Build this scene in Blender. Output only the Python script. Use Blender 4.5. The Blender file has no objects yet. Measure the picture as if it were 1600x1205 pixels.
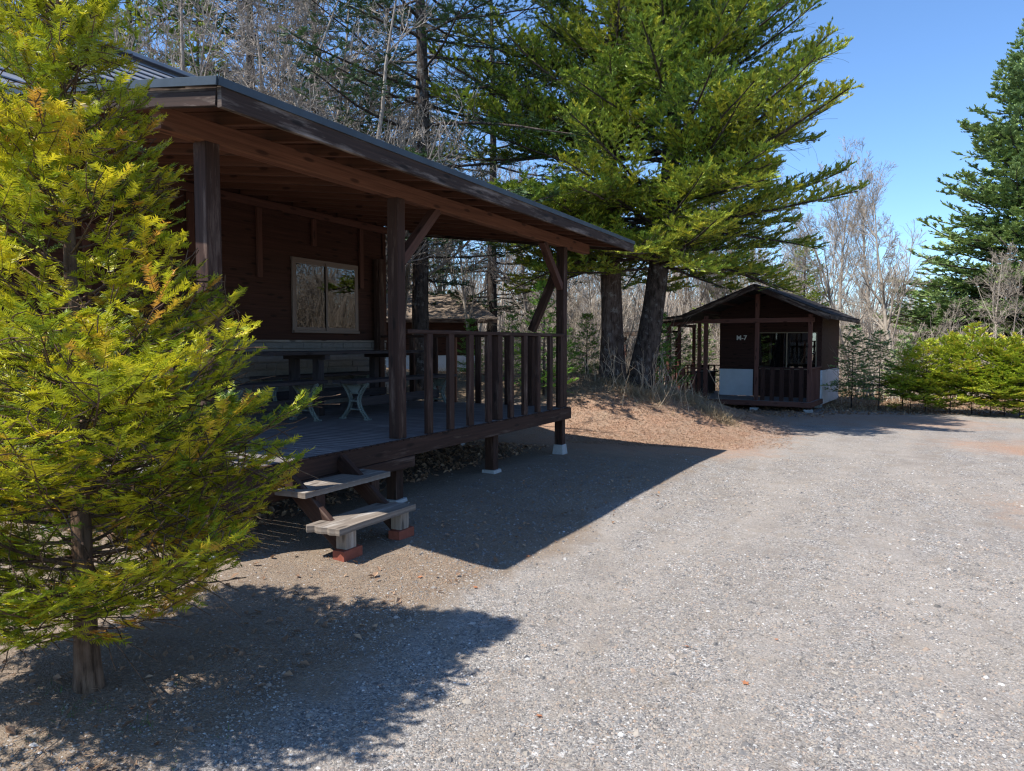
import bpy, math, numpy as np
from mathutils import Vector, Matrix
R = math.radians
rng = np.random.default_rng(7)
col = bpy.context.scene.collection
TH = R(27.3); CT, ST = math.cos(TH), math.sin(TH)
EYE = 1.65; F = 1150.0
# ---------------------------------------------------------------- helpers
def P(px, d):
    c = (px - 800) / F * d
    return (d*CT + c*ST, d*ST - c*CT)
def sm(a, b, x):
    t = np.clip((np.asarray(x, float) - a) / (b - a), 0, 1)
    return t*t*(3 - 2*t)
def segd(x, y, a, b):
    ax, ay = a; bx, by = b
    dx, dy = bx-ax, by-ay
    t = np.clip(((x-ax)*dx + (y-ay)*dy) / (dx*dx+dy*dy), 0, 1)
    return np.hypot(x-ax-t*dx, y-ay-t*dy)
_ph = np.random.default_rng(3).uniform(0, 6.28, (14, 3))
def waves(x, y, s):
    v = 0
    for i in range(14):
        a = _ph[i, 0]; f = s*(1 + 0.45*i)
        v = v + np.sin((x*math.cos(a)+y*math.sin(a))*f + _ph[i, 1])/(1+.45*i)
    return v / 5
def gh(x, y):
    x = np.asarray(x, float); y = np.asarray(y, float)
    z = -.01*np.clip(x-4, 0, 17)
    z = z + .17*sm(1.5, 4.0, y)*(1 - sm(9.8, 12.5, x))
    d = segd(x, y, (16.4, 6.5), (13.5, 20.))
    z = z + 1.0*(1 - sm(.5, 5.0, d))
    z = z + .35*sm(9, 16, y)*sm(10, 16, x)
    z = z + .02*waves(x, y, .9) + .006*waves(y, x, 5) + .035*waves(y, x, 2.6)*(1 - sm(1.5, 5.5, d))
    return z
def G(x, y): return float(gh(x, y))
def props(o, label=None, cat=None, group=None, kind=None):
    if label: o['label'] = label
    if cat: o['category'] = cat
    if group: o['group'] = group
    if kind: o['kind'] = kind
    return o
def empty(name, loc, rz=0, **k):
    o = bpy.data.objects.new(name, None); col.objects.link(o)
    o.location = loc; o.rotation_euler = (0, 0, rz); o.empty_display_size = .2
    return props(o, **k)
def copy_tree(o, parent=None):
    c = o.copy(); col.objects.link(c); c.parent = parent
    for ch in list(o.children): copy_tree(ch, c)
    return c
def np_mesh(name, parts, mat, parent=None, smooth=False):
    """parts: list of (verts (N,3), faces (M,k), tint scalar per vertex or None)"""
    vs, lps, tot, tn = [], [], [], []
    off = 0
    for p in parts:
        v, f = p[0], p[1]; t = p[2] if len(p) > 2 and p[2] is not None else np.full(len(v), .5)
        vs.append(v); lps.append((f+off).ravel()); tot.append(np.full(len(f), f.shape[1])); tn.append(t)
        off += len(v)
    v = np.concatenate(vs).astype(np.float32); l = np.concatenate(lps).astype(np.int32)
    t = np.concatenate(tot).astype(np.int32); tn = np.concatenate(tn).astype(np.float32)
    me = bpy.data.meshes.new(name)
    me.vertices.add(len(v)); me.vertices.foreach_set('co', v.ravel())
    me.loops.add(len(l)); me.loops.foreach_set('vertex_index', l)
    me.polygons.add(len(t))
    st = np.concatenate([[0], np.cumsum(t)[:-1]]).astype(np.int32)
    me.polygons.foreach_set('loop_start', st)
    me.polygons.foreach_set('use_smooth', np.full(len(t), smooth))
    a = me.attributes.new('tint', 'FLOAT', 'POINT'); a.data.foreach_set('value', tn)
    me.update(calc_edges=True)
    me.materials.append(mat)
    o = bpy.data.objects.new(name, me); col.objects.link(o)
    if parent: o.parent = parent
    return o
class MB:
    """boxes, beams, prisms and tubes gathered into one mesh, with a UV along the grain"""
    def __init__(s): s.v = []; s.f = []; s.uv = []
    def beam(s, p0, p1, w, h, up=(0, 0, 1), ch=.004, r0=1, r1=1):
        p0 = Vector(p0); p1 = Vector(p1); t = (p1-p0); L = t.length; t.normalize()
        up = Vector(up)
        if abs(t.dot(up)) > .97: up = Vector((1, 0, 0))
        sd = t.cross(up).normalized(); u = sd.cross(t).normalized()
        a, b, c = w/2, h/2, min(ch, w/3, h/3)
        pr = [(-a+c, -b), (a-c, -b), (a, -b+c), (a, b-c), (a-c, b), (-a+c, b), (-a, b-c), (-a, -b+c)]
        n = len(s.v); k = 8
        for (q, sc) in ((p0, r0), (p1, r1)):
            for (x, y) in pr: s.v.append(tuple(q + sd*x*sc + u*y*sc))
        ou, ov = float(rng.uniform(0, 50)), float(rng.uniform(0, 50))
        per = [0]
        for i in range(k):
            x0, y0 = pr[i]; x1, y1 = pr[(i+1) % k]
            per.append(per[-1] + math.hypot(x1-x0, y1-y0))
        for i in range(k):
            j = (i+1) % k
            s.f.append((n+i, n+j, n+k+j, n+k+i))
            s.uv.append([(ou, ov+per[i]), (ou, ov+per[i+1]), (ou+L, ov+per[i+1]), (ou+L, ov+per[i])])
        s.f.append(tuple(n+i for i in reversed(range(k)))); s.uv.append([(ou+pr[i][0]*.3, ov+pr[i][1]) for i in reversed(range(k))])
        s.f.append(tuple(n+k+i for i in range(k))); s.uv.append([(ou+pr[i][0]*.3, ov+pr[i][1]) for i in range(k)])
        return s
    def box(s, x0, x1, y0, y1, z0, z1, ch=.004):
        dx, dy, dz = x1-x0, y1-y0, z1-z0
        cx, cy, cz = (x0+x1)/2, (y0+y1)/2, (z0+z1)/2
        if dz >= dx and dz >= dy: return s.beam((cx, cy, z0), (cx, cy, z1), dy, dx, (1, 0, 0), ch)
        if dx >= dy: return s.beam((x0, cy, cz), (x1, cy, cz), dy, dz, (0, 0, 1), ch)
        return s.beam((cx, y0, cz), (cx, y1, cz), dx, dz, (0, 0, 1), ch)
    def prism(s, pts, d):
        """closed polygon pts extruded by vector d"""
        n = len(s.v); k = len(pts); d = Vector(d); pts = [Vector(p) for p in pts]
        ou, ov = float(rng.uniform(0, 50)), float(rng.uniform(0, 50))
        for p in pts: s.v.append(tuple(p))
        for p in pts: s.v.append(tuple(p+d))
        nrm = (pts[1]-pts[0]).cross(pts[2]-pts[0]).normalized()
        ax = (pts[1]-pts[0]).normalized(); ay = nrm.cross(ax)
        U = [(ou+p.dot(ax), ov+p.dot(ay)) for p in pts]
        s.f.append(tuple(n+i for i in reversed(range(k)))); s.uv.append(list(reversed(U)))
        s.f.append(tuple(n+k+i for i in range(k))); s.uv.append(U)
        for i in range(k):
            j = (i+1) % k; L = (pts[j]-pts[i]).length
            s.f.append((n+i, n+j, n+k+j, n+k+i))
            s.uv.append([(ou, ov), (ou+L, ov), (ou+L, ov+d.length), (ou, ov+d.length)])
        return s
    def tube(s, pts, rad, n=8):
        k = len(pts); pts = [Vector(p) for p in pts]; b = len(s.v)
        if not hasattr(rad, '__len__'): rad = [rad]*k
        for i, p in enumerate(pts):
            t = (pts[min(i+1, k-1)]-pts[max(i-1, 0)]).normalized()
            ref = Vector((0, 0, 1)) if abs(t.z) < .9 else Vector((1, 0, 0))
            a = t.cross(ref).normalized(); c = a.cross(t)
            for j in range(n):
                g = 2*math.pi*j/n; s.v.append(tuple(p+(a*math.cos(g)+c*math.sin(g))*rad[i]))
        for i in range(k-1):
            for j in range(n):
                s.f.append((b+i*n+j, b+i*n+(j+1) % n, b+(i+1)*n+(j+1) % n, b+(i+1)*n+j)); s.uv.append([(i, j*.1), (i, j*.1+.1), (i+1, j*.1+.1), (i+1, j*.1)])
        s.f.append(tuple(b+j for j in reversed(range(n)))); s.uv.append([(0, 0)]*n)
        s.f.append(tuple(b+(k-1)*n+j for j in range(n))); s.uv.append([(0, 0)]*n)
        return s
    def build(s, name, mat, parent=None, world=True, smooth=False):
        me = bpy.data.meshes.new(name)
        v = s.v
        if parent is not None and world:
            l = parent.location if parent.parent is None else Vector((0, 0, 0))
            pr = parent
            tot = Vector((0, 0, 0))
            while pr is not None: tot += pr.location; pr = pr.parent
            v = [(a-tot.x, b-tot.y, c-tot.z) for a, b, c in v]
        me.from_pydata(v, [], s.f)
        uv = me.uv_layers.new(name='uv')
        uv.data.foreach_set('uv', np.array([c for f in s.uv for c in f], np.float32).ravel())
        if smooth: me.polygons.foreach_set('use_smooth', [True]*len(me.polygons))
        me.update(); me.materials.append(mat)
        o = bpy.data.objects.new(name, me); col.objects.link(o)
        if parent: o.parent = parent
        return o
# ---------------------------------------------------------------- materials
class NT:
    def __init__(s, name):
        s.m = bpy.data.materials.new(name); s.m.use_nodes = True
        s.t = s.m.node_tree; s.t.nodes.clear()
        s.out = s.t.nodes.new('ShaderNodeOutputMaterial')
    def n(s, typ, **k):
        nd = s.t.nodes.new('ShaderNode'+typ)
        for a, b in k.items():
            if a.startswith('i_'):
                nd.inputs[int(a[2:]) if a[2:].isdigit() else a[2:].replace('_', ' ')].default_value = b
            else: setattr(nd, a, b)
        return nd
    def l(s, a, b): s.t.links.new(a, b)
    def noise(s, vec, scale, detail=4, rough=.6):
        nd = s.n('TexNoise'); nd.inputs['Scale'].default_value = scale; nd.inputs['Detail'].default_value = detail
        nd.inputs['Roughness'].default_value = rough
        if vec is not None: s.l(vec, nd.inputs['Vector'])
        return nd.outputs['Fac']
    def ramp(s, fac, stops, interp='LINEAR'):
        nd = s.n('ValToRGB'); cr = nd.color_ramp; cr.interpolation = interp
        while len(cr.elements) < len(stops): cr.elements.new(.5)
        for e, (p, c) in zip(cr.elements, stops):
            e.position = p; e.color = (*c, 1) if hasattr(c, '__len__') else (c, c, c, 1)
        s.l(fac, nd.inputs['Fac']); return nd.outputs['Color']
    def mix(s, fac, a, b, typ='MIX'):
        nd = s.n('Mix', data_type='RGBA', blend_type=typ)
        for sock, v in ((nd.inputs[0], fac), (nd.inputs[6], a), (nd.inputs[7], b)):
            if hasattr(v, 'node'): s.l(v, sock)
            else: sock.default_value = (*v, 1) if hasattr(v, '__len__') else v
        return nd.outputs[2]
    def math(s, op, a, b=0.0):
        nd = s.n('Math', operation=op)
        for sock, v in ((nd.inputs[0], a), (nd.inputs[1], b)):
            if hasattr(v, 'node'): s.l(v, sock)
            else: sock.default_value = v
        return nd.outputs[0]
    def mapping(s, vec, scale=(1, 1, 1)):
        nd = s.n('Mapping'); nd.inputs['Scale'].default_value = scale; s.l(vec, nd.inputs['Vector']); return nd.outputs[0]
    def bsdf(s, color, rough=.7, spec=.3, bump=None, bstr=.3, bdist=.01, transl=None, metallic=0):
        b = s.n('BsdfPrincipled')
        if hasattr(color, 'node'): s.l(color, b.inputs['Base Color'])
        else: b.inputs['Base Color'].default_value = (*color, 1)
        if hasattr(rough, 'node'): s.l(rough, b.inputs['Roughness'])
        else: b.inputs['Roughness'].default_value = rough
        b.inputs['Specular IOR Level'].default_value = spec
        b.inputs['Metallic'].default_value = metallic
        if bump is not None:
            bn = s.n('Bump'); bn.inputs['Strength'].default_value = bstr; bn.inputs['Distance'].default_value = bdist
            s.l(bump, bn.inputs['Height']); s.l(bn.outputs[0], b.inputs['Normal'])
        o = b.outputs[0]
        if transl:
            tr = s.n('BsdfTranslucent')
            if hasattr(color, 'node'): s.l(color, tr.inputs['Color'])
            else: tr.inputs['Color'].default_value = (*color, 1)
            mx = s.n('MixShader'); mx.inputs[0].default_value = transl
            s.l(o, mx.inputs[1]); s.l(tr.outputs[0], mx.inputs[2]); o = mx.outputs[0]
        s.l(o, s.out.inputs['Surface']); return s.m
def obj_coord(nt): return nt.n('TexCoord').outputs['Object']
def wood(name, dark, light, worn=None, worn_amt=.5, rough=.75, knots=True, bstr=.35):
    nt = NT(name); uv = nt.n('TexCoord').outputs['UV']
    g = nt.noise(nt.mapping(uv, (1.5, 55, 1)), 1, 5, .65)
    g2 = nt.noise(nt.mapping(uv, (.8, 14, 1)), 1, 3)
    base = nt.mix(nt.ramp(g, [(.3, 0.), (.72, 1.)]), dark, light)
    base = nt.mix(nt.math('MULTIPLY', nt.ramp(g2, [(.35, 0.), (.7, 1.)]), .45), base, tuple(c*.55 for c in dark))
    if worn:
        w = nt.noise(nt.mapping(uv, (1.3, 9, 1)), 1, 6, .7)
        wf = nt.math('MULTIPLY', nt.ramp(w, [(1-worn_amt*.95, 0.), (1.02-worn_amt*.6, 1.)]), nt.ramp(g, [(.25, .25), (.6, 1.)]))
        base = nt.mix(wf, base, worn)
    if knots:
        vo = nt.n('TexVoronoi', voronoi_dimensions='2D'); vo.inputs['Scale'].default_value = 1; nt.l(nt.mapping(uv, (1.7, 6.5, 1)), vo.inputs['Vector'])
        kf = nt.ramp(vo.outputs['Distance'], [(.07, 1.), (.13, 0.)])
        base = nt.mix(nt.math('MULTIPLY', kf, .75), base, tuple(c*.3 for c in dark))
    return nt.bsdf(base, rough, .25, g, bstr, .002)
def foliage(name, stops, transl=.28, rough=.5, spec=.3):
    nt = NT(name)
    a = nt.n('Attribute'); a.attribute_name = 'tint'
    c = nt.ramp(a.outputs['Fac'], stops)
    n = nt.noise(obj_coord(nt), 1.3, 2)
    c = nt.mix(nt.ramp(n, [(.35, 0.), (.65, .45)]), c, tuple(x*.62 for x in stops[len(stops)//2][1]))
    return nt.bsdf(c, rough, spec, transl=transl)
def bark(name, dark, light, lichen=None, scale=9, bdist=.02, strip=.16):
    nt = NT(name); co = obj_coord(nt)
    n1 = nt.noise(nt.mapping(co, (1, 1, strip)), scale*3.2, 7, .7)
    n2 = nt.noise(nt.mapping(co, (1, 1, .6)), scale*.7, 5, .7)
    v = nt.n('TexVoronoi'); v.inputs['Scale'].default_value = scale*1.6
    nt.l(nt.mapping(co, (1, 1, .5)), v.inputs['Vector'])
    h = nt.math('ADD', nt.math('MULTIPLY', n1, 1.2), nt.math('ADD', nt.math('MULTIPLY', v.outputs['Distance'], -.5), n2))
    c = nt.mix(nt.ramp(nt.math('MULTIPLY', h, .6), [(.36, 0.), (.72, 1.)]), dark, light)
    c = nt.mix(nt.ramp(n1, [(.34, .8), (.46, 0.)]), c, tuple(x*.35 for x in dark))
    if lichen:
        ln = nt.noise(co, 6, 7, .8)
        c = nt.mix(nt.ramp(ln, [(.55, 0.), (.63, .7)]), c, lichen)
    return nt.bsdf(c, .92, .08, h, 1., bdist)
def plain(name, c, rough=.7, spec=.3, var=.25, scale=6, metallic=0, bstr=.15):
    nt = NT(name); n = nt.noise(obj_coord(nt), scale, 6, .65)
    cc = nt.mix(nt.ramp(n, [(.3, 0.), (.7, 1.)]), tuple(x*(1-var) for x in c), tuple(min(1, x*(1+var)) for x in c))
    return nt.bsdf(cc, rough, spec, n, bstr, .004, metallic=metallic)
M = {}
M['post'] = wood('dark_stained_wood', (.027, .013, .009), (.072, .034, .023), (.19, .13, .10), .48)
M['beam'] = wood('red_brown_beam', (.11, .044, .024), (.24, .105, .060), None)
M['rafter'] = wood('rafter_wood', (.085, .038, .024), (.17, .075, .045), None)
M['brace'] = wood('brace_wood', (.07, .032, .024), (.13, .06, .042), None)
M['fascia'] = wood('weathered_fascia', (.024, .014, .010), (.065, .038, .028), (.30, .24, .20), .54)
M['siding'] = wood('wall_siding', (.036, .014, .008), (.085, .032, .020), None)
M['batten'] = wood('wall_batten', (.08, .032, .022), (.13, .055, .036), None)
M['deck'] = wood('deck_boards', (.12, .105, .105), (.24, .215, .21), (.32, .30, .29), .5, knots=False)
M['grey'] = wood('weathered_tread', (.13, .105, .085), (.28, .235, .195), (.5, .47, .43), .5, bstr=.6)
M['table'] = wood('dark_table', (.035, .028, .028), (.08, .065, .065), (.17, .16, .16), .35)
M['lightpost'] = wood('pale_leg_wood', (.22, .17, .135), (.42, .35, .28), (.5, .45, .4), .5)
M['m7siding'] = wood('cabin_siding', (.030, .013, .010), (.070, .030, .022), (.15, .08, .06), .3)
M['m7post'] = wood('cabin_post', (.10, .040, .030), (.18, .080, .060), None)
M['woody'] = foliage('pale_stems', [(0, (.11, .085, .068)), (.45, (.30, .25, .20)), (.8, (.48, .41, .33)), (1, (.60, .54, .46))], 0, .9, .1)
M['white'] = plain('white_board', (.62, .66, .70), .6, var=.08, scale=3)
M['metal'] = plain('blue_grey_metal', (.045, .058, .07), .5, .4, .25, 5, metallic=.2)
M['roofm'] = plain('grey_roof_metal', (.22, .23, .26), .42, .5, .15, 4, metallic=.3)
M['shingle'] = plain('brown_shingle', (.22, .17, .13), .9, .1, .3, 9)
M['darkroof'] = plain('dark_shingle', (.035, .032, .032), .9, .1, .3, 9)
M['concrete'] = plain('concrete', (.38, .38, .37), .9, .1, .2, 14, bstr=.5)
M['brick'] = plain('red_brick', (.26, .080, .052), .85, .1, .2, 20, bstr=.5)
M['iron'] = plain('green_grey_cast_iron', (.17, .195, .175), .6, .4, .35, 12, bstr=.3)
M['alu'] = plain('bronze_aluminium', (.17, .12, .095), .4, .5, .06, 3)
M['alu2'] = plain('pale_aluminium', (.19, .145, .095), .4, .5, .06, 3)
M['curtain'] = plain('net_curtain', (.45, .40, .36), .9, .1, .35, 5)
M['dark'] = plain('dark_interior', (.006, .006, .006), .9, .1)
M['letter'] = plain('white_letter', (.7, .7, .68), .6, .2, .05)
def glass():
    nt = NT('window_glass')
    tr = nt.n('BsdfTransparent'); gl = nt.n('BsdfGlossy'); gl.inputs['Roughness'].default_value = .01
    gl.inputs['Color'].default_value = (.95, .95, .95, 1)
    lw = nt.n('Fresnel'); lw.inputs['IOR'].default_value = 1.9
    f = nt.math('MAXIMUM', lw.outputs[0], .13)
    mx = nt.n('MixShader'); nt.l(f, mx.inputs[0]); nt.l(tr.outputs[0], mx.inputs[1]); nt.l(gl.outputs[0], mx.inputs[2])
    nt.l(mx.outputs[0], nt.out.inputs['Surface']); return nt.m
M['glass'] = glass()
def stone():
    nt = NT('stone_siding'); co = obj_coord(nt)
    n = nt.noise(nt.mapping(co, (1, 1, 2.2)), 16, 6, .75); n2 = nt.noise(co, 3, 2)
    c = nt.mix(n, (.15, .135, .12), (.38, .34, .30)); c = nt.mix(nt.math('MULTIPLY', n2, .5), c, (.17, .16, .15))
    return nt.bsdf(c, .9, .1, n, 1., .02)
M['stone'] = stone()
M['bark_fir'] = bark('fir_bark', (.075, .052, .042), (.19, .145, .125), (.30, .28, .26), 8)
M['bark_yew'] = bark('yew_bark', (.085, .052, .034), (.24, .155, .105), None, 12, .012, .08)
M['bark_dark'] = bark('dark_bark', (.035, .028, .024), (.10, .08, .07), (.20, .20, .19), 8)
M['bark_pale'] = bark('pale_bark', (.19, .16, .135), (.44, .38, .325), (.4, .38, .34), 14, .006)
M['bark_far'] = plain('far_bark', (.31, .265, .215), .9, .1, .5, 1.2)
M['twig'] = plain('tan_twigs', (.42, .345, .25), .9, .1, .4, 1.2)
M['yew'] = foliage('yew_needles', [(0, (.06, .13, .014)), (.3, (.19, .27, .018)), (.5, (.44, .46, .02)), (.8, (.70, .60, .03)), (1, (.70, .33, .06))], .36, .4, .4)
M['fir'] = foliage('fir_needles', [(0, (.045, .10, .024)), (.35, (.13, .22, .032)), (.6, (.28, .36, .042)), (1, (.52, .49, .045))], .22, .5)
M['darkfir'] = foliage('dark_needles', [(0, (.016, .04, .020)), (.6, (.045, .09, .035)), (1, (.11, .17, .04))], .15)  # shade under the dense crown is put into these dark greens
M['spruce'] = foliage('spruce_needles', [(0, (.08, .14, .055)), (.5, (.22, .32, .11)), (1, (.38, .48, .13))], .2)
M['sapling'] = foliage('sapling_needles', [(0, (.06, .14, .03)), (.5, (.16, .33, .05)), (1, (.32, .48, .07))], .3)
M['hedge'] = foliage('hedge_needles', [(0, (.12, .22, .025)), (.4, (.32, .44, .035)), (.75, (.56, .58, .05)), (1, (.74, .48, .08))], .3)
M['straw'] = foliage('dry_grass', [(0, (.20, .14, .08)), (.5, (.38, .29, .18)), (1, (.55, .46, .30))], .3, .8)
M['grass'] = foliage('green_grass', [(0, (.04, .10, .02)), (1, (.12, .24, .04))], .3, .6)
M['leaf'] = foliage('fallen_leaves', [(0, (.16, .09, .055)), (.5, (.34, .21, .13)), (1, (.55, .38, .25))], .2, .8)
M['leafo'] = foliage('orange_leaf', [(0, (.42, .17, .08)), (1, (.58, .28, .14))], .2, .8)
M['pebble'] = foliage('pebbles', [(0, (.05, .05, .053)), (.25, (.125, .123, .125)), (.5, (.22, .205, .19)), (.72, (.33, .29, .245)), (.8, (.32, .235, .175)), (.88, (.35, .345, .335)), (1, (.60, .58, .55))], 0, .8, .15)
def ground_mat():
    nt = NT('ground_surface'); co = obj_coord(nt)
    z = nt.n('Attribute'); z.attribute_name = 'zone'
    sp = nt.n('SeparateColor'); nt.l(z.outputs['Color'], sp.inputs[0])
    big = nt.noise(co, .7, 6, .6); mid = nt.noise(co, 4.5, 5, .6)
    def edge(ch, lo=.35, hi=.65, amt=.5, fine=True):
        v = nt.math('ADD', sp.outputs[ch], nt.math('MULTIPLY', nt.math('SUBTRACT', big, .5), amt))
        v = nt.math('ADD', v, nt.math('MULTIPLY', nt.math('SUBTRACT', mid, .5), amt))
        return nt.ramp(v, [(lo, 0.), (hi, 1.)])
    # gravel: three sizes of stone
    def vor(scale):
        v = nt.n('TexVoronoi'); v.inputs['Scale'].default_value = scale; v.inputs['Randomness'].default_value = 1
        nt.l(co, v.inputs['Vector']); s2 = nt.n('SeparateColor'); nt.l(v.outputs['Color'], s2.inputs[0])
        return v.outputs['Distance'], s2.outputs[0], s2.outputs[1]
    trk = nt.noise(nt.mapping(co, (.16, .9, 1)), 1.6, 4, .55)
    d1, c1, e1 = vor(88); d2, c2, e2 = vor(170); d3, c3, e3 = vor(42)
    pal = [(0, (.055, .055, .06)), (.22, (.125, .122, .12)), (.5, (.23, .22, .21)), (.7, (.33, .30, .265)), (.8, (.32, .235, .18)), (.88, (.33, .325, .315)), (1, (.52, .50, .48))]
    g1 = nt.ramp(c1, pal); g2 = nt.ramp(c2, pal); g3 = nt.ramp(c3, pal)
    grav = nt.mix(nt.ramp(e1, [(.45, 0.), (.55, 1.)]), g2, g1)
    grav = nt.mix(nt.ramp(e3, [(.88, 0.), (.9, 1.)]), grav, g3)
    grav = nt.mix(nt.math('MULTIPLY', nt.ramp(mid, [(.46, 0.), (.68, 1.)]), .75), grav, (.21, .175, .14))
    grav = nt.mix(nt.ramp(big, [(.35, .0), (.7, .35)]), grav, (.27, .24, .205))
    grav = nt.mix(nt.math('MULTIPLY', nt.ramp(trk, [(.44, 0.), (.62, 1.)]), .5), grav, (.31, .275, .24))
    grav = nt.mix(nt.math('MULTIPLY', nt.ramp(nt.noise(co, 1.7, 5, .7), [(.50, 0.), (.70, 1.)]), .55), grav, (.17, .15, .135))
    tf = nt.math('MULTIPLY', z.outputs['Alpha'], nt.ramp(mid, [(.35, .35), (.6, 1.)]))
    grav = nt.mix(nt.math('MULTIPLY', tf, .62), grav, (.20, .17, .145))
    dn = nt.noise(co, 60, 6, .75)
    dirt = nt.mix(nt.ramp(dn, [(.3, 0.), (.7, 1.)]), (.125, .095, .070), (.30, .235, .175))
    dirt = nt.mix(nt.math('MULTIPLY', nt.ramp(nt.noise(co, 3.1, 5, .7), [(.45, 0.), (.65, 1.)]), .5), dirt, (.15, .115, .088))
    dirt = nt.mix(nt.math('MULTIPLY', nt.ramp(e1, [(.93, 0.), (.95, 1.)]), .6), dirt, g1)
    orng = nt.mix(nt.ramp(nt.noise(co, 45, 7, .85), [(.38, 0.), (.62, 1.)]), (.13, .078, .052), (.50, .29, .19))
    orng = nt.mix(nt.math('MULTIPLY', nt.ramp(nt.noise(co, 2.4, 6, .75), [(.42, 0.), (.62, 1.)]), .65), orng, (.30, .225, .165))
    fl_n = nt.noise(co, 22, 6, .8)
    flo = nt.mix(nt.ramp(fl_n, [(.3, 0.), (.7, 1.)]), (.10, .07, .045), (.38, .28, .18))
    c = nt.mix(edge(0), grav, dirt)
    c = nt.mix(nt.math('MULTIPLY', edge(1, .35, .85, .8), nt.ramp(nt.noise(co, 35, 4, .8), [(.35, .35), (.6, 1.)])), c, orng)
    c = nt.mix(edge(2), c, flo)
    h = nt.math('SUBTRACT', 1.0, d1); h2 = nt.math('SUBTRACT', 1.0, d2)
    hh = nt.math('ADD', nt.math('MULTIPLY', h, .6), nt.math('MULTIPLY', h2, .3))
    hh = nt.math('ADD', hh, nt.math('MULTIPLY', dn, .5))
    return nt.bsdf(c, .92, .12, hh, .75, .012)
M['ground'] = ground_mat()
# ---------------------------------------------------------------- ground sheet
def axis(lo, a, b, hi, step, grow):
    c = list(np.arange(a, b, step)); s = step; x = c[-1]
    up = []
    while x < hi: s *= grow; x += s; up.append(x)
    s = step; x = a; dn = []
    while x > lo: s *= grow; x -= s; dn.append(x)
    return np.array(dn[::-1]+c+up)
def make_ground():
    xs = axis(-60, .5, 13, 300, .07, 1.05); ys = axis(-160, -5, 8, 220, .07, 1.05)
    X, Y = np.meshgrid(xs, ys, indexing='ij')
    Z = gh(X, Y) + rng.normal(0, .0018, X.shape)*(np.hypot(X, Y) < 18)
    n, m = X.shape
    V = np.stack([X, Y, Z], -1).reshape(-1, 3)
    i, j = np.meshgrid(np.arange(n-1), np.arange(m-1), indexing='ij')
    a = (i*m+j).ravel(); Fc = np.stack([a, a+m, a+m+1, a+1], 1)
    o = np_mesh('ground', [(V, Fc)], M['ground'], smooth=True)
    x, y = V[:, 0], V[:, 1]
    c = x*ST - y*CT; d = x*CT + y*ST
    dirt = sm(1.75, 2.95, y + .25*waves(x, y, 1.3))
    dirt = np.maximum(dirt, .55*sm(10, 13, x)*0)
    m_or = np.exp(-((x-13.2)/3.4)**2 - ((y-4.2)/2.4)**2)*1.5
    m_or = np.maximum(m_or, .85*np.exp(-((x-16)/3.5)**2 - ((y-2.6)/1.6)**2))
    m_or = np.maximum(m_or, 1.0*np.exp(-((x-14.8)/1.6)**2 - ((y+2.8)/2.2)**2))
    m_or = np.maximum(m_or, .95*np.exp(-((x-19.5)/3)**2 - ((y-.5)/3)**2))
    m_or = np.maximum(m_or, .7*np.exp(-((x-9)/1.8)**2 - ((y+2.2)/1.5)**2))
    fl = np.maximum(sm(1.2, 3.4, 4.6-segd(x, y, (16.4, 6.8), (13.5, 20))), sm(22.2, 23.6, x + .12*y))
    fl = np.maximum(fl, sm(12, 14, y)); fl = np.maximum(fl, sm(-9, -11, -np.abs(y+0)) * 0)
    fl = np.maximum(fl, .9*sm(7, 8.5, y)*sm(10, 12, x))
    trk = 0
    for off in (-.75, .75, 2.6, 4.1):
        yc = -1.3 - .022*(x-13)**2 + off*np.where(np.array(off) > 2, -1, 1) + .15*waves(x, y, .5)
        trk = np.maximum(trk, np.exp(-((y-yc)/.20)**2)*(.9 if off < 2 else .6)*sm(3.5, 6, x))
    trk = trk*np.clip(.75+.6*waves(x+5, y, 1.1), 0, 1)
    at = o.data.attributes.new('zone', 'FLOAT_COLOR', 'POINT')
    at.data.foreach_set('color', np.stack([dirt, m_or, fl, trk], 1).astype(np.float32).ravel())
    props(o, kind='structure')
make_ground()
# ---------------------------------------------------------------- vegetation toolkit
def unit(v): return v/np.maximum(np.linalg.norm(v, axis=-1, keepdims=True), 1e-9)
def tubes(Pt, Rd, n, tint=None):
    N, k, _ = Pt.shape
    T = unit(np.gradient(Pt, axis=1)); mt = unit(T.mean(1))
    ref = np.where(np.abs(mt[:, 2:3]) > .85, np.array([[1., 0, 0]]), np.array([[0, 0, 1.]]))[:, None, :]
    U = unit(np.cross(T, ref)); W = np.cross(U, T)
    a = np.arange(n)*2*np.pi/n
    V = Pt[:, :, None, :] + Rd[:, :, None, None]*(np.cos(a)[None, None, :, None]*U[:, :, None, :] + np.sin(a)[None, None, :, None]*W[:, :, None, :])
    V = V.reshape(-1, 3)
    i, j, l = np.meshgrid(np.arange(N), np.arange(k-1), np.arange(n), indexing='ij')
    b = i*k*n + j*n; l2 = (l+1) % n
    Fc = np.stack([b+l, b+l2, b+n+l2, b+n+l], -1).reshape(-1, 4)
    t = None if tint is None else np.repeat(tint, k*n)
    return (V, Fc, t)
def grow(S, D, L, k, up, noise, rg):
    N = len(S); pts = [S]; d = unit(D)
    up = np.broadcast_to(np.asarray(up, float), (N,))
    for j in range(k-1):
        pts.append(pts[-1] + d*(L/(k-1))[:, None])
        d = unit(d + rg.normal(0, noise, (N, 3)) + np.stack([0*up, 0*up, up], 1))
    return np.stack(pts, 1)
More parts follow.
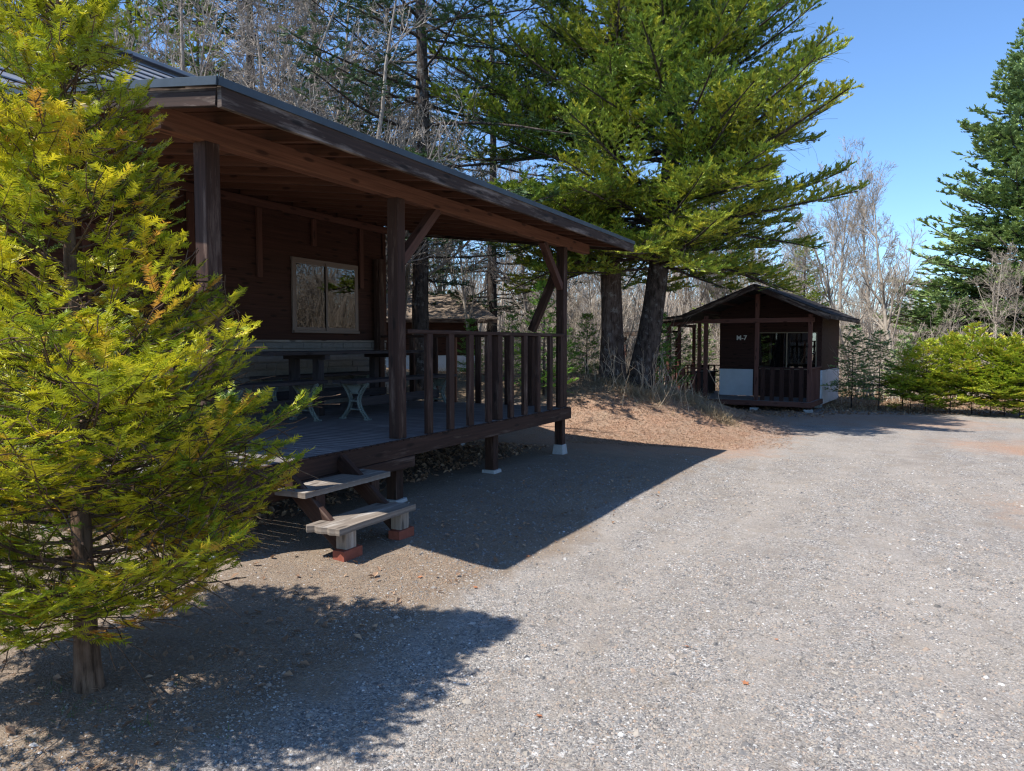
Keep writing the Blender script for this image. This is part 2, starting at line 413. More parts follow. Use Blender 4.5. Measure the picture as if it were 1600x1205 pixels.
def spawn(Pt, Rd, m, ang, ratio, k, up, noise, rg, t0=.25, t1=1., rr=.55, taper=.25, flat=0, pwr=1.):
    N, K, _ = Pt.shape
    t = rg.uniform(t0, t1, (N, m))**pwr; idx = t*(K-1); i0 = np.minimum(idx.astype(int), K-2); fr = (idx-i0)[..., None]
    ar = np.arange(N)[:, None]
    A, B = Pt[ar, i0], Pt[ar, i0+1]; S = A*(1-fr)+B*fr; T = unit(B-A)
    r = Rd[ar, i0]*(1-fr[..., 0]) + Rd[ar, i0+1]*fr[..., 0]
    rv = rg.normal(0, 1, (N, m, 3)); rv[..., 2] *= (1-flat)
    Q = unit(rv - (rv*T).sum(-1, keepdims=True)*T)
    an = R(ang)*rg.uniform(.6, 1.3, (N, m, 1))
    D = T*np.cos(an) + Q*np.sin(an)
    Lp = np.linalg.norm(np.diff(Pt, axis=1), axis=-1).sum(1)[:, None]
    L = Lp*ratio*rg.uniform(.55, 1.25, (N, m))*(1.15-.65*t)
    P2 = grow(S.reshape(-1, 3), D.reshape(-1, 3), L.ravel(), k, up, noise, rg)
    r0 = (r*rr).ravel(); s = np.linspace(1, taper, k)
    return P2, r0[:, None]*s[None]
def bare_tree(seed, H, r0, stems=1, lean=.1, m=(12, 7, 6, 4), spread=45, fork=.3, up=.06, twig=.004, crook=.1):
    rg = np.random.default_rng(seed)
    D = np.stack([rg.normal(0, lean, stems), rg.normal(0, lean, stems), np.ones(stems)], 1)
    if stems > 1:
        a = np.arange(stems)*2*np.pi/stems+rg.uniform(0, 3); D[:, 0] += .28*np.cos(a); D[:, 1] += .28*np.sin(a)
    S = np.zeros((stems, 3)); S[:, 2] = -.15
    L = H*rg.uniform(.8, 1.05, stems)
    t = grow(S, D, L, 12, .03, crook*.5, rg)
    rt = r0*np.linspace(1, .12, 12)[None]*rg.uniform(.75, 1.1, (stems, 1)); rt[:, 0] *= 1.35
    out = [tubes(t, rt, 8)]
    b1, r1 = spawn(t, rt, m[0], spread, .42, 8, up, crook, rg, fork, .97, .55)
    out.append(tubes(b1, r1, 5))
    b2, r2 = spawn(b1, r1, m[1], spread, .48, 6, up, crook*1.2, rg, .2, 1, .6); out.append(tubes(b2, np.maximum(r2, twig), 4))
    b3, r3 = spawn(b2, r2, m[2], 42, .5, 5, up, crook*1.3, rg, .15, 1, .6); out.append(tubes(b3, np.maximum(r3, twig*.8), 3))
    tw = []
    if m[3]:
        b4, r4 = spawn(b3, r3, m[3], 38, .55, 4, up, .15, rg, .1, 1, .7); tw.append(tubes(b4, np.maximum(r4, twig*.55), 3))
    return out, tw
def sprays(S, D, N, L, J, nl, nw, ang, tint, rg, upw=.15, jit=.12, taper=.35):
    """needle quads in two ranks along shoots S + D*L"""
    n = len(S); SD = unit(np.cross(D, N)); NN = unit(np.cross(SD, D))
    q = (np.arange(J)+.6)/J
    B = S[:, None, :] + D[:, None, :]*(L[:, None]*q[None])[..., None]
    sg = np.where(np.arange(J) % 2 == 0, 1., -1.)[None, :, None]
    ca, sa = math.cos(R(ang)), math.sin(R(ang))
    nd = D[:, None, :]*ca + SD[:, None, :]*sa*sg + NN[:, None, :]*upw
    nd = unit(nd + rg.normal(0, jit, (n, J, 3)))
    env = (1 - taper*np.abs(q*2-1)**2)[None, :, None]
    ln = nl*rg.uniform(.8, 1.15, (n, J, 1))*env
    tip = B + nd*ln
    w = unit(np.cross(nd, NN[:, None, :] + rg.normal(0, .35, (n, J, 3))))*nw*.5
    V = np.stack([B-w*.7, B+w*.7, B+nd*ln*.65+w, tip+w*.15, tip-w*.15, B+nd*ln*.65-w], 2).reshape(-1, 3)
    b = np.arange(n*J)[:, None]*6
    Fc = np.concatenate([b+np.array([[0, 1, 2, 5]]), b+np.array([[5, 2, 3, 4]])], 0)
    return (V, Fc, np.repeat(tint, J*6))
def sprays4(S, D, N, L, J, nl, nw, ang, tint, rg, upw=.15, jit=.15):
    n = len(S); SD = unit(np.cross(D, N)); NN = unit(np.cross(SD, D))
    q = (np.arange(J)+.5)/J
    B = S[:, None, :] + D[:, None, :]*(L[:, None]*q[None])[..., None]
    sg = np.where(np.arange(J) % 2 == 0, 1., -1.)[None, :, None]
    nd = unit(D[:, None, :]*math.cos(R(ang)) + SD[:, None, :]*math.sin(R(ang))*sg + NN[:, None, :]*upw + rg.normal(0, jit, (n, J, 3)))
    ln = nl*rg.uniform(.7, 1.2, (n, J, 1)); tip = B+nd*ln
    w = unit(np.cross(nd, NN[:, None, :] + rg.normal(0, .5, (n, J, 3))))*nw*.5
    V = np.stack([B-w, B+w, tip+w*.3, tip-w*.3], 2).reshape(-1, 3)
    Fc = np.arange(n*J*4).reshape(-1, 4)
    return (V, Fc, np.repeat(tint, J*4))
def conifer(seed, H, tr, z0, prof, nb, e0=(0, 25), curve=.05, sec_sp=.14, sec_len=.38, tert_sp=.10, tert_len=.16,
            J=6, nl=.05, nw=.018, ang=45, lean=(0, 0), sparse=0, bark_n=10, six=False, tipup=.0, start=.25, dead=0, tint_bias=0,
            upw=.2, azf=None, rb=.011, lowc=1., bow=(0, 0), lv=(.78, 1.12), hexp=1.12):
    rg = np.random.default_rng(seed)
    # trunk
    k = 24; zz = np.linspace(-.2, H, k); T = np.zeros((1, k, 3)); T[0, :, 2] = zz
    s = zz/H
    T[0, :, 0] = lean[0]*s + .02*tr*10*np.sin(zz*.9+seed); T[0, :, 1] = lean[1]*s + .02*tr*10*np.sin(zz*.7+2*seed)
    bw = 1-np.exp(-np.clip(zz, 0, 99)/1.5); T[0, :, 0] += bow[0]*bw; T[0, :, 1] += bow[1]*bw
    rad = tr*(1-.93*np.clip(s, 0, 1))*(1+.35*np.exp(-np.clip(zz, 0, 9)/(.8*tr*2+.05)))
    tv, tf, _ = tubes(T, rad[None]*1.0, bark_n)
    wood_p = [(tv + rg.normal(0, tr*.02, tv.shape), tf, None)]
    P1, R1, SS, SDr, SN, SL, ST_ = [], [], [], [], [], [], []
    hz = z0 + (H*.985-z0)*np.sort(rg.uniform(0, 1, nb)**hexp)
    az = np.arange(nb)*2.399 + rg.normal(0, .5, nb)
    for i in range(nb):
        h = hz[i]; t = (h-z0)/(H-z0)
        Lb = float(np.interp(h, prof[0], prof[1]))*rg.uniform(*lv)
        if azf is not None: Lb *= azf(az[i], h)
        if Lb < .08: continue
        el = R(e0[0] + (e0[1]-e0[0])*t + rg.normal(0, 6))
        d0 = np.array([[math.cos(az[i])*math.cos(el), math.sin(az[i])*math.cos(el), math.sin(el)]])
        c = np.array([[np.interp(h, zz, T[0, :, 0]), np.interp(h, zz, T[0, :, 1]), h]])
        bp = grow(c, d0, np.array([Lb]), 9, curve*float(np.interp(t, [0, .3], [lowc, 1]))+rg.normal(0, .012), .045, rg)
        r0 = max(.006, rb*Lb)
        P1.append(bp[0]); R1.append(r0*np.linspace(1, .25, 9))
        m = max(3, int(Lb/sec_sp)); q = np.linspace(start, .99, m) + rg.normal(0, .01, m)
        q = np.clip(q, .03, .995)
        if sparse: q = q[rg.random(m) > sparse]; m = len(q)
        if m == 0: continue
        ix = q*8; i0 = np.minimum(ix.astype(int), 7); fr = (ix-i0)[:, None]
        A, B = bp[0][i0], bp[0][i0+1]; S = A*(1-fr)+B*fr; Tn = unit(B-A)
        side = unit(np.cross(Tn, np.array([0, 0, 1.])))*np.where(np.arange(m) % 2 == 0, 1, -1)[:, None]
        a = R(52)*rg.uniform(.7, 1.15, (m, 1))
        D = unit(Tn*np.cos(a)+side*np.sin(a) + np.array([0, 0, 1.])*(tipup + rg.normal(0, .14, (m, 1))))
        L = np.clip(Lb*sec_len*(1.05-q)*1.15+.12, .08, 1.6)*rg.uniform(.65, 1.15, m)
        # leader at the tip
        S = np.vstack([S, bp[0][7:8]]); D = np.vstack([D, unit(bp[0][8:9]-bp[0][7:8])]); L = np.append(L, Lb/8+.1); m += 1
        SS.append(S); SDr.append(D); SL.append(L); SN.append(np.tile(unit(np.cross(np.cross(Tn[:1], np.array([[0, 0, 1.]])), Tn[:1])), (m, 1)))
        ST_.append(np.full(m, rg.normal(0, .13)))
    wood_p.append(tubes(np.array(P1), np.array(R1), 5))
    S = np.vstack(SS); D = np.vstack(SDr); L = np.concatenate(SL); N = np.vstack(SN); bt = np.concatenate(ST_)
    N = unit(N + rg.normal(0, .25, N.shape))
    secP = grow(S, D, L, 4, tipup*.5, .06, rg)
    wood_p.append(tubes(secP, (np.clip(L*.008, .0022, .009))[:, None]*np.linspace(1, .4, 4)[None], 3))
    # tertiary shoots
    m = np.maximum(2, (L/tert_sp).astype(int)); idx = np.repeat(np.arange(len(L)), m)
    o = np.concatenate([np.arange(x) for x in m]); q = (o+.7)/m[idx]
    ix = q*3; i0 = np.minimum(ix.astype(int), 2); fr = (ix-i0)[:, None]
    A, B = secP[idx, i0], secP[idx, i0+1]; TS = A*(1-fr)+B*fr; TT = unit(B-A); TN = N[idx]
    sg = np.where(o % 2 == 0, 1., -1.)[:, None]; a = R(46)*rg.uniform(.6, 1.2, (len(idx), 1))
    side = unit(np.cross(TT, TN))
    TD = unit(TT*np.cos(a)+side*sg*np.sin(a)+TN*rg.normal(.06, .16, (len(idx), 1)))
    TL = tert_len*rg.uniform(.6, 1.25, len(idx))*(1.1-.5*q)
    # axis shoots covering secondary itself
    AS = secP[:, 1]; AD = unit(secP[:, 3]-secP[:, 1]); AL = np.linalg.norm(secP[:, 3]-secP[:, 1], axis=1)+.03
    tt = np.clip(rg.normal(.5, .17, len(TS)) + bt[idx]+tint_bias, 0, 1)
    ta = np.clip(rg.normal(.55, .17, len(AS)) + bt+tint_bias, 0, 1)
    fn = sprays if six else sprays4
    fol = [fn(TS, TD, TN, TL, J, nl, nw, ang, tt, rg, upw)]
    fol.append(fn(AS, AD, N, AL, int(J*1.8), nl, nw, ang, ta, rg, upw))
    if dead:
        k2 = rg.random(len(secP)) < dead
        b3, r3 = spawn(secP[k2], np.full((k2.sum(), 4), .004), 5, 45, .9, 4, 0, .2, rg, 0, 1, .8)
        wood_p.append(tubes(b3, np.maximum(r3, .0025), 3))
    return wood_p, fol
def plant_tree(name, wp, fp, loc, wm, fm, rz=0, sc=1, **k):
    r = empty(name, loc, rz, **k); r.scale = (sc,)*3
    np_mesh('trunk', wp, wm, r, smooth=True)
    if fp: np_mesh('crown', fp, fm, r)
    return r
exec_veg = True
# ================================================================ MAIN LODGE
YB, YE, YW = 4.10, 3.47, 7.35          # post line, eave, wall
DZ = .765                              # deck top
lodge = empty('lodge', (3.2, 7.35, .15), label='large dark brown lodge with a deep covered porch and low metal roof', cat='building')
def zr(y): return 3.12 + .125*(y-YB)   # underside of rafters
# roof
xs_r = np.arange(3.14, 10.6, .455)
roof = None
b = MB()
nb_ = 21
for i in range(nb_):                   # sheathing boards run along X
    y0 = YE+.01 + i*(7.5-YE)/nb_; y1 = y0+(7.5-YE)/nb_-.003
    z0, z1 = zr(y0)+.092, zr(y1)+.092
    b.prism([(3.10, y0, z0), (10.55, y0, z0), (10.55, y1, z1), (3.10, y1, z1)], (0, 0, .018))
roof = b.build('roof', M['rafter'], lodge)
b = MB()
for i in range(12):                    # flat metal covering
    y0 = YE-.03 + i*(7.25-YE)/12; y1 = y0+(7.25-YE)/12+.004
    b.prism([(3.03, y0, zr(y0)+.118), (10.62, y0, zr(y0)+.118), (10.62, y1, zr(y1)+.128), (3.03, y1, zr(y1)+.128)], (0, 0, .006))
b.build('roof_sheet', M['metal'], roof)
b = MB()                               # drip edge
b.beam((3.025, YE-.034, zr(YE)+.098), (10.625, YE-.034, zr(YE)+.098), .012, .05, ch=.001)
for x in (3.018, 10.632):
    b.beam((x, YE-.03, zr(YE)+.098), (x, 7.2, zr(7.2)+.098), .012, .05, ch=.001)
b.build('drip_edge', M['metal'], roof)
for k, x in enumerate(xs_r):
    MB().beam((x, YE+.012, zr(YE)+.046), (x, 7.33, zr(7.33)+.046), .042, .09).build('rafter', M['rafter'], lodge)
b = MB()
zf = zr(YE)+.022
b.beam((3.05, YE-.012, zf), (10.6, YE-.012, zf), .034, .125)
b.build('fascia_board', M['fascia'], lodge)
for x in (3.057, 10.593):
    b = MB(); b.beam((x, YE+.01, zf-.012), (x, 7.2, zf-.012+.125*(7.19-YE)), .034, .085)
    b.beam((x+(.012 if x < 5 else -.012), YE+.01, zf+.058), (x+(.012 if x < 5 else -.012), 7.2, zf+.058+.125*(7.19-YE)), .034, .05)
    b.build('fascia_board', M['fascia'], lodge)
# beam with its butt joint
b = MB(); b.beam((3.12, YB, 3.05), (9.72, YB, 3.05), .105, .14); b.beam((9.725, YB, 3.05), (10.36, YB, 3.05), .105, .14)
b.build('beam', M['beam'], lodge)
# posts
def post(x, y, z0, z1, w=.12, mat='post'): return MB().beam((x, y, z0), (x, y, z1), w, w, ch=.006).build('post', M[mat], lodge)
for x in (3.5, 5.61, 9.45): post(x, YB, DZ+.001, 2.98)
post(9.45, 7.25, DZ+.001, 2.98)
# braces
for (a, c) in (((5.67, YB, 2.42), (6.28, YB, 2.985)), ((9.39, YB, 2.42), (8.80, YB, 2.985))):
    MB().beam(a, c, .09, .09).build('brace', M['brace'], lodge)
MB().beam((9.45, 4.56, 1.83), (9.45, 4.17, 2.68), .10, .10).build('brace', M['post'], lodge)
MB().beam((9.45, 4.58, DZ), (9.45, 4.58, 1.76), .10, .10).build('rail_post', M['post'], lodge)
# wall siding
wall = None; b = MB()
z = 1.70; i = 0
while z < 3.50:
    z1 = min(z+.152, 3.52)
    b.prism([(3.2, YW, z), (9.72, YW, z), (9.72, YW+.012, z1), (3.2, YW+.012, z1)], (0, .02, 0)); z += .15; i += 1
b.box(3.2, 9.72, YW+.04, YW+.12, .62, 3.60); b.box(3.2, 9.72, YW+.0, YW+.038, 3.525, 3.60)
b.box(9.60, 9.72, YW+.125, 11.5, .62, 3.6); b.box(3.2, 3.32, YW+.125, 11.5, .62, 3.6)
b.box(3.33, 9.59, 11.38, 11.5, .62, 3.6)
for x in (3.2, 9.6): b.prism([(x, 6.95, 3.66), (x, 11.5, 3.66), (x, 9.15, 5.3)], (.12, 0, 0))
wall = b.build('wall', M['siding'], lodge)
b = MB(); b.box(3.2, 9.735, YW-.03, YW-.002, 1.672, 1.70); b.build('trim_strip', M['lightpost'], wall)
b = MB(); b.box(9.66, 9.74, YW-.028, YW+.0, 1.705, 3.5); b.build('corner_board', M['siding'], wall)
# stone skirting
b = MB(); z = DZ+.004; row = 0
rs = np.random.default_rng(5)
while z < 1.66:
    x = 3.2 - rs.uniform(0, .2); hh = .084
    while x < 9.72:
        L = rs.uniform(.14, .36); x1 = min(x+L, 9.72)
        b.box(max(x, 3.2), x1-.007, YW-.022-rs.uniform(0, .012), YW+.03, z, z+hh-.007, ch=.006); x = x1
    z += .0905
b.box(3.2, 9.72, YW+.0, YW+.036, DZ, 1.67)
b.build('stone_skirting', M['stone'], lodge)
b = MB(); b.beam((3.25, YW-.045, 3.46), (9.72, YW-.045, 3.46), .05, .10); b.build('ledger_beam', M['batten'], lodge)
for x, zb in ((6.0, 2.72), (7.05, 2.51), (8.07, 3.03), (9.11, 2.5)):
    MB().box(x-.04, x+.04, YW-.045, YW-.004, zb, 3.405).build('wall_batten', M['batten'], lodge)
# window
def sliding_window(parent, x0, x1, z0, z1, y, fm, curtain=True, dirn=-1):
    """in the plane Y=y, facing dirn"""
    b = MB(); t = .045; s = dirn
    yo = y+s*.035
    b.box(x0, x1, min(y, yo), max(y, yo), z1-t, z1); b.box(x0, x1, min(y, yo+s*.02), max(y, yo+s*.02), z0, z0+t*.8)
    b.box(x0, x0+t, min(y, yo), max(y, yo), z0+t*.8, z1-t); b.box(x1-t, x1, min(y, yo), max(y, yo), z0+t*.8, z1-t)
    fr = b.build('window', fm, parent)
    xm = (x0+x1)/2
    for n_, (a, c, dy) in enumerate(((x0+t, xm+.03, .012), (xm-.03, x1-t, .028))):
        b = MB(); w = .035; ya = y+s*dy; yb = ya+s*.012; lo, hi = min(ya, yb), max(ya, yb)
        b.box(a, c, lo, hi, z1-t-w, z1-t, .001); b.box(a, c, lo, hi, z0+t*.8, z0+t*.8+w*1.3, .001)
        b.box(a, a+w, lo, hi, z0+t*.8+w*1.3, z1-t-w, .001); b.box(c-w, c, lo, hi, z0+t*.8+w*1.3, z1-t-w, .001)
        sash = b.build('sash', fm, fr)
        ym = (ya+yb)/2
        b = MB(); b.prism([(a+w, ym, z0+t+w), (c-w, ym, z0+t+w), (c-w, ym, z1-t-w), (a+w, ym, z1-t-w)], (0, s*.002, 0)); b.build('pane', M['glass'], fr)
    return fr
win = sliding_window(lodge, 7.63, 9.02, 1.80, 2.84, YW-.002, M['alu'])
b = MB(); b.box(7.68, 8.97, YW-.0035, YW-.0015, 1.85, 2.80, .0005); b.build('unlit_room_sheet', M['dark'], win)  # near-black sheet stands in for the unlit room behind the glass
n = 60; xx = np.linspace(7.69, 8.34, n); yy = YW-.008-.003*np.abs(np.sin(xx*70))
V = np.array([[x-lodge.location.x, y-lodge.location.y, z-lodge.location.z] for z in (1.86, 2.78) for x, y in zip(xx, yy)]); Fc = np.array([[i, i+1, n+i+1, n+i] for i in range(n-1)])
np_mesh('curtain', [(V, Fc)], M['curtain'], win)
b = MB(); b.box(7.72, 8.93, YW-.0125, YW-.0115, 2.70, 2.775, .0003); b.build('curtain_rail', M['alu2'], win)
# door near the left (mostly behind the yew)
b = MB(); b.box(4.7, 4.78, YW-.035, YW-.002, DZ+.02, 2.8); b.box(5.5, 5.58, YW-.035, YW-.002, DZ+.02, 2.8); b.box(4.7, 5.58, YW-.037, YW-.002, 2.8, 2.88)
dfr = b.build('door_frame', M['batten'], lodge)
# upper roof
b = MB(); n = 15
for i in range(n):
    t0, t1 = i/n, (i+1)/n
    y0, y1 = 6.75+(9.15-6.75)*t0, 6.75+(9.15-6.75)*t1+.02
    z0, z1 = 3.70+(5.46-3.70)*t0, 3.70+(5.46-3.70)*t1
    b.prism([(2.6, y0, z0+.014), (10.6, y0, z0+.014), (10.6, y1, z1), (2.6, y1, z1)], (0, 0, .012))
    y0, y1 = 12.0-(12-9.15)*t0, 12.0-(12-9.15)*t1-.02
    b.prism([(2.6, y1, z1+(0)), (10.6, y1, z1), (10.6, y0, z0+.014), (2.6, y0, z0+.014)], (0, 0, .012))
b.beam((2.6, 9.15, 5.49), (10.6, 9.15, 5.49), .22, .05)
b.build('upper_roof', M['roofm'], lodge)
for x in (2.63, 10.57):
    b = MB(); b.beam((x, 6.78, 3.66), (x, 9.15, 5.40), .03, .14); b.beam((x, 9.15, 5.38), (x, 12.0, 3.66), .03, .14)
    b.build('rake_board', M['fascia'], lodge)
# deck boards along Y
b = MB(); x = 3.38
while x < 9.50:
    b.beam((x+.040, 4.032+rng.uniform(-.008, .006), DZ-.018), (x+.040, YW-.03, DZ-.018), .081, .036, ch=.007); x += .0945
b.build('deck_floor', M['deck'], lodge)
b = MB(); b.box(3.36, 9.56, 3.995, 4.028, DZ-.165, DZ-.010); b.box(3.37, 9.55, 4.029, 4.07, DZ-.165, DZ-.040)
x = 3.38
while x < 9.5: b.box(x, x+.076, 3.99, 4.024, DZ-.0095, DZ+.0006, .002); x += .0945
b.build('rim_board', M['post'], lodge)
b = MB(); b.box(9.50, 9.548, 4.075, 7.30, DZ-.165, DZ-.040); b.build('rim_board', M['post'], lodge)
b = MB(); b.box(3.36, 3.408, 4.075, 7.30, DZ-.165, DZ-.040); b.build('rim_board', M['post'], lodge)
b = MB(); b.box(3.36, 5.72, 3.985, 4.05, DZ-.272, DZ-.168); b.build('step_ledger', M['post'], lodge)
for y in (5.1, 6.2): MB().box(3.42, 9.49, y, y+.09, DZ-.13, DZ-.040).build('joist', M['post'], lodge)
for (x, y, t) in ((3.5, 4.14, 0), (5.61, 4.14, 0), (7.5, 4.14, 1), (9.45, 4.12, 1), (9.45, 5.8, 1), (7.5, 5.9, 0), (5.6, 5.9, 0), (3.5, 5.9, 0)):
    g = G(x, y); tz = DZ-.166 if (y < 4.13 or y > 5 or x > 7) else DZ-.275
    f = MB().beam((x, y, g+(.13 if t and x > 9 else .03)), (x, y, tz), .115, .115).build('foundation_post', M['post'], lodge)
    hh = .14 if x > 9 else .04
    b = MB(); w0, w1 = (.19, .14) if x > 9 else (.2, .17)
    b.beam((x, y, g-.08), (x, y, g+hh-.005), w0, w0, r0=1, r1=w1/w0, ch=.012); b.build('footing', M['concrete'], f)
# front railing
rail = MB().beam((5.672, 4.07, 1.765), (9.388, 4.07, 1.765), .10, .038).build('railing', M['post'], lodge)
for x in (6.05, 6.45, 6.85, 7.25, 7.80, 8.17, 8.56, 8.94, 9.30):
    tw = rng.uniform(-.006, .006)
    MB().beam((x+tw, 4.045, DZ+.001), (x, 4.045, 1.745), .045, .098, (1, 0, 0)).build('baluster', M['post'], rail)
MB().beam((7.52, 4.085, DZ+.001), (7.52, 4.085, 1.745), .11, .11).build('baluster', M['post'], rail)
rail2 = MB().beam((9.45, 4.162, 1.762), (9.45, 7.19, 1.762), .10, .038).build('railing', M['post'], lodge)
for y in (4.95, 5.44, 5.86, 6.20, 6.62, 6.98):
    MB().beam((9.45, y, DZ+.001), (9.45, y, 1.742), .045, .088, (0, 1, 0)).build('baluster', M['post' if y != 5.86 else 'beam'], rail2)  # one baluster takes the lighter beam wood to imitate sunlight on it
rail3 = MB().beam((3.5, 4.162, 1.762), (3.5, 7.30, 1.762), .10, .038).build('railing', M['post'], lodge)
for y in np.arange(4.5, 7.2, .4):
    MB().beam((3.5, float(y), DZ+.001), (3.5, float(y), 1.742), .045, .088, (0, 1, 0)).build('baluster', M['post'], rail3)
# ---- steps
steps = empty('wooden_steps', (4.3, 3.6, G(4.3, 3.6)), label='two weathered plank steps leading up to the porch deck beside the yew', cat='steps')
def plank(x0, x1, y0, y1, z, th, sk=0, rag=.012):
    pts = []
    for t in np.linspace(0, 1, 14): pts.append((x0+(x1-x0)*t, y0+sk*t+rs.normal(0, .003), z))
    e = [(x1+rs.normal(0, rag), y0+sk+(y1-y0)*t, z) for t in np.linspace(.12, .88, 7)]
    pts += e
    for t in np.linspace(1, 0, 14): pts.append((x0+(x1-x0)*t, y1+sk*t+rs.normal(0, .003), z))
    pts += [(x0+rs.normal(0, rag), y0+(y1-y0)*t, z) for t in np.linspace(.88, .12, 7)]
    b = MB(); b.prism(pts, (0, 0, th)); return b
plank(3.84, 4.74, 3.30, 3.60, .345, .045).build('tread', M['grey'], steps)
plank(3.90, 4.90, 3.655, 3.95, .555, .04, 0, .005).build('tread', M['grey'], steps)
for x in (4.02, 4.66):
    s_ = MB().beam((x, 3.99, .70), (x, 3.40, .215), .05, .13, (0, 0, 1)); s_.build('stringer', M['post'], steps)
    g = G(x, 3.38)
    MB().box(x-.055, x+.055, 3.345, 3.44, g+.068, .342).build('leg', M['lightpost'], steps)
    MB().box(x-.05 + .05, x+.05+.05, 3.665, 3.74, .392, .553).build('leg', M['post'], steps)
for i, x in enumerate((4.02, 4.66)):
    g = G(x, 3.38)
    b = MB(); b.box(x-.10, x+.10, 3.33, 3.43, g-.01, g+.066, .004)
    o = b.build('brick', M['brick']); props(o, ['red brick under the sunlit left foot of the plank steps', 'red brick under the shaded right foot of the plank steps'][i], 'brick')
# ---- benches with cast ends
def make_bench(L):
    r = empty('bench', (0, 0, 0))
    b = MB()
    for y in (-.125, 0, .125): b.beam((-L/2, y, .445), (L/2, y, .445), .118, .036)
    b.build('seat', M['table'], r, world=False)
    MB().beam((-L/2+.2, 0, .2), (L/2-.2, 0, .2), .03, .11).build('stretcher', M['table'], r, world=False)
    for x in (-L/2+.18, L/2-.18):
        b = MB(); n = 10
        for s in (-1, 1):
            pp = []
            for i in range(n+1):
                t = i/n; a = (t-.5)*2
                pp.append((x, s*(.055+.125*abs(a)**1.7), .012+.41*t))
            for i in range(n):
                (x0, y0, z0), (x1, y1, z1) = pp[i], pp[i+1]
                b.beam((x0, y0, z0-.004), (x1, y1, z1+.004), .055, .022, (0, 1, 0), .003)
                b.beam((x0, y0+s*.014, z0-.004), (x1, y1+s*.014, z1+.004), .018, .03, (0, 1, 0), .002)
            b.box(x-.035, x+.035, s*.185-.03, s*.185+.03, 0, .02)
        for z in (.12, .215, .31): b.beam((x, -.065, z), (x, .065, z), .03, .02)
        b.prism([(x-.012, -.11, .40), (x-.012, -.045, .32), (x-.012, .045, .32), (x-.012, .11, .40)], (.024, 0, 0))
        b.box(x-.03, x+.03, -.17, .17, .412, .426)
        b.build('bench_end', M['iron'], r, world=False)
    return r
b0 = make_bench(2.15)
b0.location = (7.67, 5.56, DZ); props(b0, 'long dark bench with pale cast ends on the near side of the porch table', 'bench', 'benches round the porch table')
b1 = make_bench(1.45); b1.location = (5.86, 5.98, DZ); props(b1, 'shorter dark bench with green-grey cast ends behind the yew branches on the porch', 'bench', 'benches round the porch table')
b2 = copy_tree(b0); b2.location = (7.9, 7.12, DZ); props(b2, 'dark bench on the porch between the table and the stone skirting', 'bench')
# ---- table
tab = empty('table', (7.5, 6.45, DZ), label='long dark plank table standing on the porch under the sliding window', cat='table')
b = MB()
for i in range(5): b.beam((6.04, 6.16+i*.15, 1.535), (9.0, 6.16+i*.15, 1.535), .144, .04)
b.build('table_top', M['table'], tab)
for x in (6.95, 8.55):
    MB().beam((x, 6.12, 1.485), (x, 6.80, 1.485), .09, .06).build('crosspiece', M['table'], tab)
    for y in (6.27, 6.66): MB().box(x-.05, x+.05, y-.05, y+.05, DZ+.001, 1.455).build('leg', M['table'], tab)
MB().beam((6.95, 6.46, .98), (8.55, 6.46, .98), .04, .10).build('stretcher', M['table'], tab)
# ================================================================ SMALL CABIN
CTH = -R(5.0)
cab = empty('cabin', (*P(1264.5, 19.4), 0), CTH, label='small dark brown cabin with M-7 on its wall, white lower boards and a fenced porch', cat='building')
cz = .10   # deck top
def cb(b, name, mat, parent=None): return b.build(name, M[mat], parent or cab, world=False)
def cg(u, v):
    w = cab.matrix_basis @ Vector((u, v, 0)); return G(w.x, w.y)
U1, U2, V1 = 1.62, 4.65, 2.86
b = MB(); z = .90
while z < 2.50:
    b.prism([(U1, .0, z), (U1, V1, z), (U1+.01, V1, min(z+.2, 2.6)), (U1+.01, .0, min(z+.2, 2.6))], (.02, 0, 0))
    b.prism([(U1+.0, -.03, z), (U2, -.03, z), (U2, -.02, z+.2), (U1+.0, -.02, z+.2)], (0, .02, 0))
    z += .198
b.prism([(U1+.01, 0, 2.45), (U1+.01, V1+.05, 2.45), (U1+.01, V1, 2.62), (U1+.01, 1.33, 3.12)], (.05, 0, 0))
b.box(U1+.035, U2, .0, .08, .2, 2.4); b.box(U1+.035, U2, V1-.08, V1, .2, 2.6); b.box(U2-.08, U2, .08, V1-.08, .2, 2.6)
b.box(U1+.035, U1+.10, .08, V1-.08, .9, 2.5)
cwall = cb(b, 'wall', 'm7siding')
b = MB(); b.box(U1-.008, U1+.028, 1.86, V1-.01, cz+.005, .892); cb(b, 'lower_board', 'white', cwall)
b = MB(); b.box(U1-.006, U1+.026, .02, 1.855, cz+.005, .895); cb(b, 'lower_wall', 'm7siding', cwall)
b = MB(); b.box(U1, U2+.01, -.045, -.002, -.08, .40); b.box(U1, U2+.01, -.045, -.002, .406, .89); cb(b, 'lower_board', 'white', cwall)
# gable wall window (in the plane u = U1) built as mesh in a rotated frame
wx = U1-.004
b = MB()
for v0, v1, z0, z1 in ((.10, 1.75, 1.95, 1.98), (.10, 1.75, .90, .93), (.10, .13, .93, 1.95), (1.72, 1.75, .93, 1.95), (.90, .93, .93, 1.95)):
    b.box(wx-.03, wx, v0, v1, z0, z1)
cw = cb(b, 'window', 'alu2')
b = MB(); b.prism([(wx-.012, .13, .93), (wx-.012, 1.72, .93), (wx-.012, 1.72, 1.95), (wx-.012, .13, 1.95)], (-.002, 0, 0)); cb(b, 'pane', 'glass', cw)
b = MB(); b.prism([(wx+.0, .13, .93), (wx+.0, 1.72, .93), (wx+.0, 1.72, 1.95), (wx+.0, .13, 1.95)], (.002, 0, 0)); cb(b, 'unlit_room_sheet', 'dark', cw)  # flat dark sheet painted as the cabin's unlit interior
